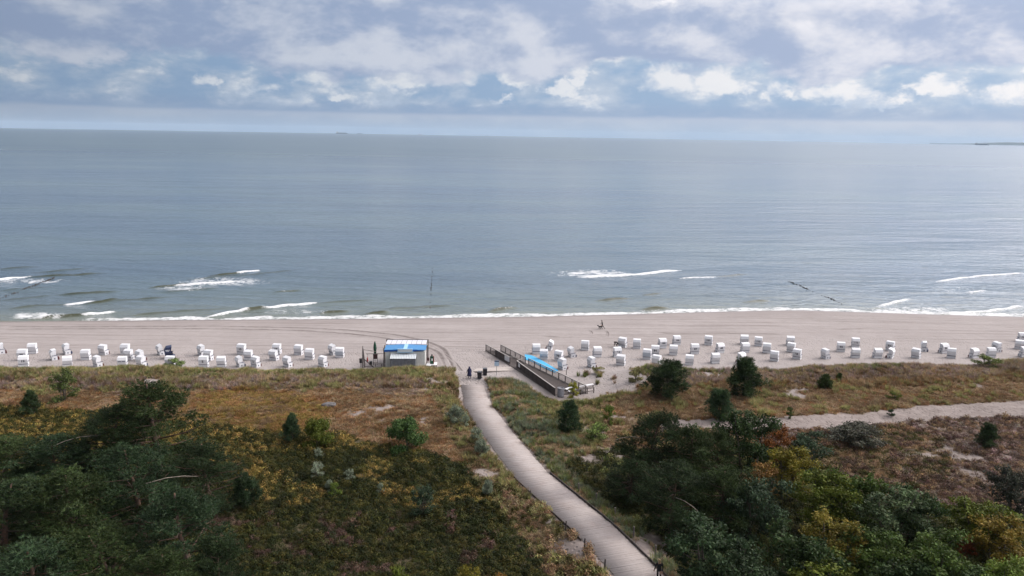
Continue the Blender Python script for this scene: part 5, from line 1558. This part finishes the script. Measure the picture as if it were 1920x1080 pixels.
def hand(J, E, rad, side, wrist, d):
    d = Vector(d).normalized(); s = d.cross(Vector((0, 1, 0.2))).normalized()
    palm = Vector(wrist) + d * .07
    J['palm' + side] = (tuple(palm), 3); E.append(('wrist' + side, 'palm' + side)); rad['palm' + side] = (.040, .020)
    for i, (off, ln) in enumerate([(-.030, .065), (-.010, .08), (.010, .075), (.030, .06)]):
        a = palm + d * .035 + s * off; b = a + d * ln + Vector((0, -.02, 0))
        J['f%d%s' % (i, side)] = (tuple(a), 3); J['g%d%s' % (i, side)] = (tuple(b), 3)
        E += [('palm' + side, 'f%d%s' % (i, side)), ('f%d%s' % (i, side), 'g%d%s' % (i, side))]; rad['f%d%s' % (i, side)] = .010; rad['g%d%s' % (i, side)] = .008
    t = palm + s * .045 + d * .005; q = t + s * .02 + d * .04
    J['t' + side] = (tuple(t), 3); J['u' + side] = (tuple(q), 3); E += [('palm' + side, 't' + side), ('t' + side, 'u' + side)]; rad['t' + side] = .012; rad['u' + side] = .009
def person(label, loc, rz, pose, top, legs, shoes, hair, extra=None):
    P = dict(pelvis=(0, 0, .95), spine=(0, 0, 1.15), chest=(0, 0, 1.36), neck=(0, .01, 1.49), head=(0, .03, 1.60), crown=(0, .02, 1.69),
             shl=(-.18, 0, 1.41), ell=(-.24, -.02, 1.14), wristl=(-.25, .06, .90), shr=(.18, 0, 1.41), elr=(.24, -.02, 1.14), wristr=(.25, .06, .90),
             hipl=(-.10, 0, .90), knl=(-.11, .03, .49), anl=(-.11, -.02, .08), tol=(-.12, .14, .035), hipr=(.10, 0, .90), knr=(.11, .03, .49), anr=(.11, -.02, .08), tor=(.12, .14, .035))
    P.update(pose)
    mi = dict(pelvis=1, spine=0, chest=0, neck=3, head=3, crown=3, shl=0, ell=0, wristl=0, shr=0, elr=0, wristr=0, hipl=1, knl=1, anl=1, tol=2, hipr=1, knr=1, anr=1, tor=2)
    rad = dict(pelvis=(.155, .12), spine=(.145, .11), chest=(.165, .12), neck=.058, head=(.082, .098), crown=(.060, .070), shl=.075, ell=.052, wristl=.034, shr=.075, elr=.052, wristr=.034, hipl=.095, knl=.064, anl=.046, tol=.038, hipr=.095, knr=.064, anr=.046, tor=.038)
    J = {k: (P[k], mi[k]) for k in mi}
    E = [('pelvis', 'spine'), ('spine', 'chest'), ('chest', 'neck'), ('neck', 'head'), ('head', 'crown'), ('chest', 'shl'), ('shl', 'ell'), ('ell', 'wristl'), ('chest', 'shr'), ('shr', 'elr'), ('elr', 'wristr'),
         ('pelvis', 'hipl'), ('hipl', 'knl'), ('knl', 'anl'), ('anl', 'tol'), ('pelvis', 'hipr'), ('hipr', 'knr'), ('knr', 'anr'), ('anr', 'tor')]
    for s in 'lr': hand(J, E, rad, s, P['wrist' + s], Vector(P['wrist' + s]) - Vector(P['el' + s]))
    bm = figure('body', J, E, rad, [top, legs, shoes, M_SKIN], label)
    e = empty('person', loc, rz); tag(e, label, 'person')
    put(bm, 'body', e)
    h = Vector(P['head'])
    hm = MB().lathe([(0, .115), (.05, .108), (.092, .06), (.105, 0), (.10, -.06), (.07, -.11 if not extra or extra != 'long' else -.24)], 12).mesh('hair', hair, True)
    o = put(hm, 'hair', e, (h.x, h.y - .028, h.z + .035)); o.scale = (1, 1.0, 1)
    fm = MB().lathe([(0, .014), (.012, .0), (0, -.02)], 6).mesh('nose', M_SKIN, True); put(fm, 'nose', e, (h.x, h.y + .10, h.z - .005))
    for s in (-1, 1):
        put(MB().lathe([(0, .009), (.010, 0), (0, -.009)], 6).mesh('eye', M_BLACK), 'eye', e, (h.x + s * .032, h.y + .083, h.z + .02))
        put(MB().lathe([(0, .028), (.014, 0), (0, -.028)], 6).mesh('ear', M_SKIN), 'ear', e, (h.x + s * .088, h.y, h.z + .005))
    put(MB().box(-.022, .022, -.004, .004, -.005, .005).mesh('mouth', M_MAROON), 'mouth', e, (h.x, h.y + .092, h.z - .048))
    return e
def build_people():
    navy = mat('navy_cloth', (.016, .018, .055), .85, (.022, .024, .07), 7); black = mat('black_cloth', (.012, .012, .014), .85, (.02, .02, .022), 7); grey = mat('dark_grey_jacket', (.055, .05, .05), .8, (.035, .032, .033), 7)
    blonde = mat('blonde_hair', (.42, .30, .16), .6, (.30, .20, .10), 14); dark = mat('dark_hair', (.03, .022, .018), .6, (.02, .015, .012), 14)
    P = on_beach(880, 717); z = ground(P[0], P[1])
    e = person('person in a long dark navy coat where the footpath meets the beach', (P[0], P[1], z), R(8), dict(ell=(-.27, .02, 1.15), wristl=(-.36, .10, .92), elr=(.26, -.03, 1.15), wristr=(.30, .08, .95), knl=(-.11, .10, .49), anl=(-.11, .10, .09), tol=(-.11, .25, .04), anr=(.11, -.16, .10), tor=(.11, -.02, .04)), navy, navy, M_SKIN, navy)
    m = MB(); m.lathe([(.10, 1.50), (.19, 1.44), (.22, 1.2), (.235, .95), (.29, .65), (.33, .42), (.31, .42), (.26, .7)], 14); o = m.build('coat', navy, e, True); o.scale = (1.02, .78, 1)
    MB().lathe([(.06, 1.76), (.115, 1.69), (.13, 1.60), (.12, 1.50), (.10, 1.47)], 12).build('hood', navy, e, True).location = (0, -.015, 0)
    P = on_beach(1129, 617.5); z = ground(P[0], P[1])
    person('person in a dark grey jacket striding along the open sand near the water', (P[0], P[1], z), R(78), dict(pelvis=(0, -.02, .93), spine=(0, .02, 1.14), chest=(0, .06, 1.34), neck=(0, .10, 1.46), head=(0, .14, 1.57), crown=(0, .14, 1.66), shl=(-.18, .05, 1.39), shr=(.18, .05, 1.39), ell=(-.24, -.10, 1.14), wristl=(-.24, -.04, .90), elr=(.24, .14, 1.14), wristr=(.22, .32, .98), knl=(-.11, .26, .52), anl=(-.11, .30, .10), tol=(-.11, .46, .06), knr=(.11, -.16, .50), anr=(.11, -.48, .16), tor=(.11, -.40, .045)), grey, black, black, dark)
    # dog at the walker's side
    J = dict(pelvis=((0, -.26, .46), 0), chest=((0, .18, .45), 0), neck=((0, .36, .58), 0), head=((0, .46, .66), 0), nose=((0, .62, .62), 0), tail=((0, -.44, .52), 0), tip=((0, -.60, .62), 0))
    E = [('pelvis', 'chest'), ('chest', 'neck'), ('neck', 'head'), ('head', 'nose'), ('pelvis', 'tail'), ('tail', 'tip')]
    rd = dict(pelvis=.095, chest=.13, neck=.075, head=.075, nose=.03, tail=.025, tip=.012)
    for s, x in (('l', -.09), ('r', .09)):
        st = .08 if s == 'l' else -.08
        J['fs' + s] = ((x, .22, .36), 0); J['fk' + s] = ((x, .22 + st, .2), 0); J['fp' + s] = ((x, .24 + st * 2, .03), 0)
        J['hs' + s] = ((x, -.22, .36), 0); J['hk' + s] = ((x, -.36 - st, .2), 0); J['hp' + s] = ((x, -.30 - st * 1.5, .03), 0); J['er' + s] = ((x * .7, .43, .76), 0)
        E += [('chest', 'fs' + s), ('fs' + s, 'fk' + s), ('fk' + s, 'fp' + s), ('pelvis', 'hs' + s), ('hs' + s, 'hk' + s), ('hk' + s, 'hp' + s), ('head', 'er' + s)]
        rd.update({'fs' + s: .05, 'fk' + s: .032, 'fp' + s: .03, 'hs' + s: .065, 'hk' + s: .034, 'hp' + s: .03, 'er' + s: .018})
    dm = figure('dog', J, E, rd, [black], '')
    o = link(bpy.data.objects.new('dog', dm)); Q = on_beach(1125.5, 617); o.location = (Q[0], Q[1], ground(Q[0], Q[1])); o.rotation_euler = (0, 0, R(80)); tag(o, 'small dark dog at the feet of the walker near the water', 'dog')
    # crouching figure beside a chair
    P = on_beach(1157, 651); z = ground(P[0], P[1])
    person('person in black bending down beside a beach chair in the back row', (P[0], P[1], z), R(95), dict(pelvis=(0, -.12, .72), spine=(0, .05, .86), chest=(0, .26, .92), neck=(0, .40, .90), head=(0, .49, .85), crown=(0, .57, .82), shl=(-.18, .28, .92), shr=(.18, .28, .92), ell=(-.22, .38, .62), wristl=(-.18, .48, .36), elr=(.22, .38, .62), wristr=(.18, .48, .36), hipl=(-.10, -.12, .68), hipr=(.10, -.12, .68), knl=(-.13, .12, .42), knr=(.13, .12, .42), anl=(-.12, -.06, .08), anr=(.12, -.06, .08), tol=(-.12, .10, .035), tor=(.12, .10, .035)), black, black, black, dark)
    # woman coming up the path at the bottom of the picture
    q = at(1237, 1054, 4.45 + 1.62); z = float(max(path_z(q[1]) + .03, ground(q[0], q[1])))
    person('woman with long blonde hair in black walking along the path at the bottom edge', (q[0], q[1], z), R(165), dict(ell=(-.25, -.05, 1.14), wristl=(-.24, .10, .92), elr=(.27, -.06, 1.15), wristr=(.33, .04, .93), knl=(-.11, .14, .50), anl=(-.11, .14, .09), tol=(-.11, .29, .04), knr=(.11, -.02, .48), anr=(.11, -.24, .12), tor=(.11, -.11, .04)), black, black, black, blonde, 'long')
build_people()

# ------------------------------------------------------------------ the air over the sea
def build_haze():
    m = bpy.data.materials.new('sea_haze'); m.use_nodes = True
    t = NT(m.node_tree); t.n.remove(t.n['Principled BSDF'])
    v = t.node('ShaderNodeVolumePrincipled')
    v.inputs['Color'].default_value = (0.62, 0.80, 1.0, 1)
    v.inputs['Density'].default_value = 2.6e-5
    t.l.new(v.outputs[0], t.n['Material Output'].inputs['Volume'])
    o = MB().box(-34000, 34000, -200, 32000, -160, 180).build('haze', m)
    tag(o, 'thin pale haze hanging over the sea', 'haze', kind='stuff')
build_haze()
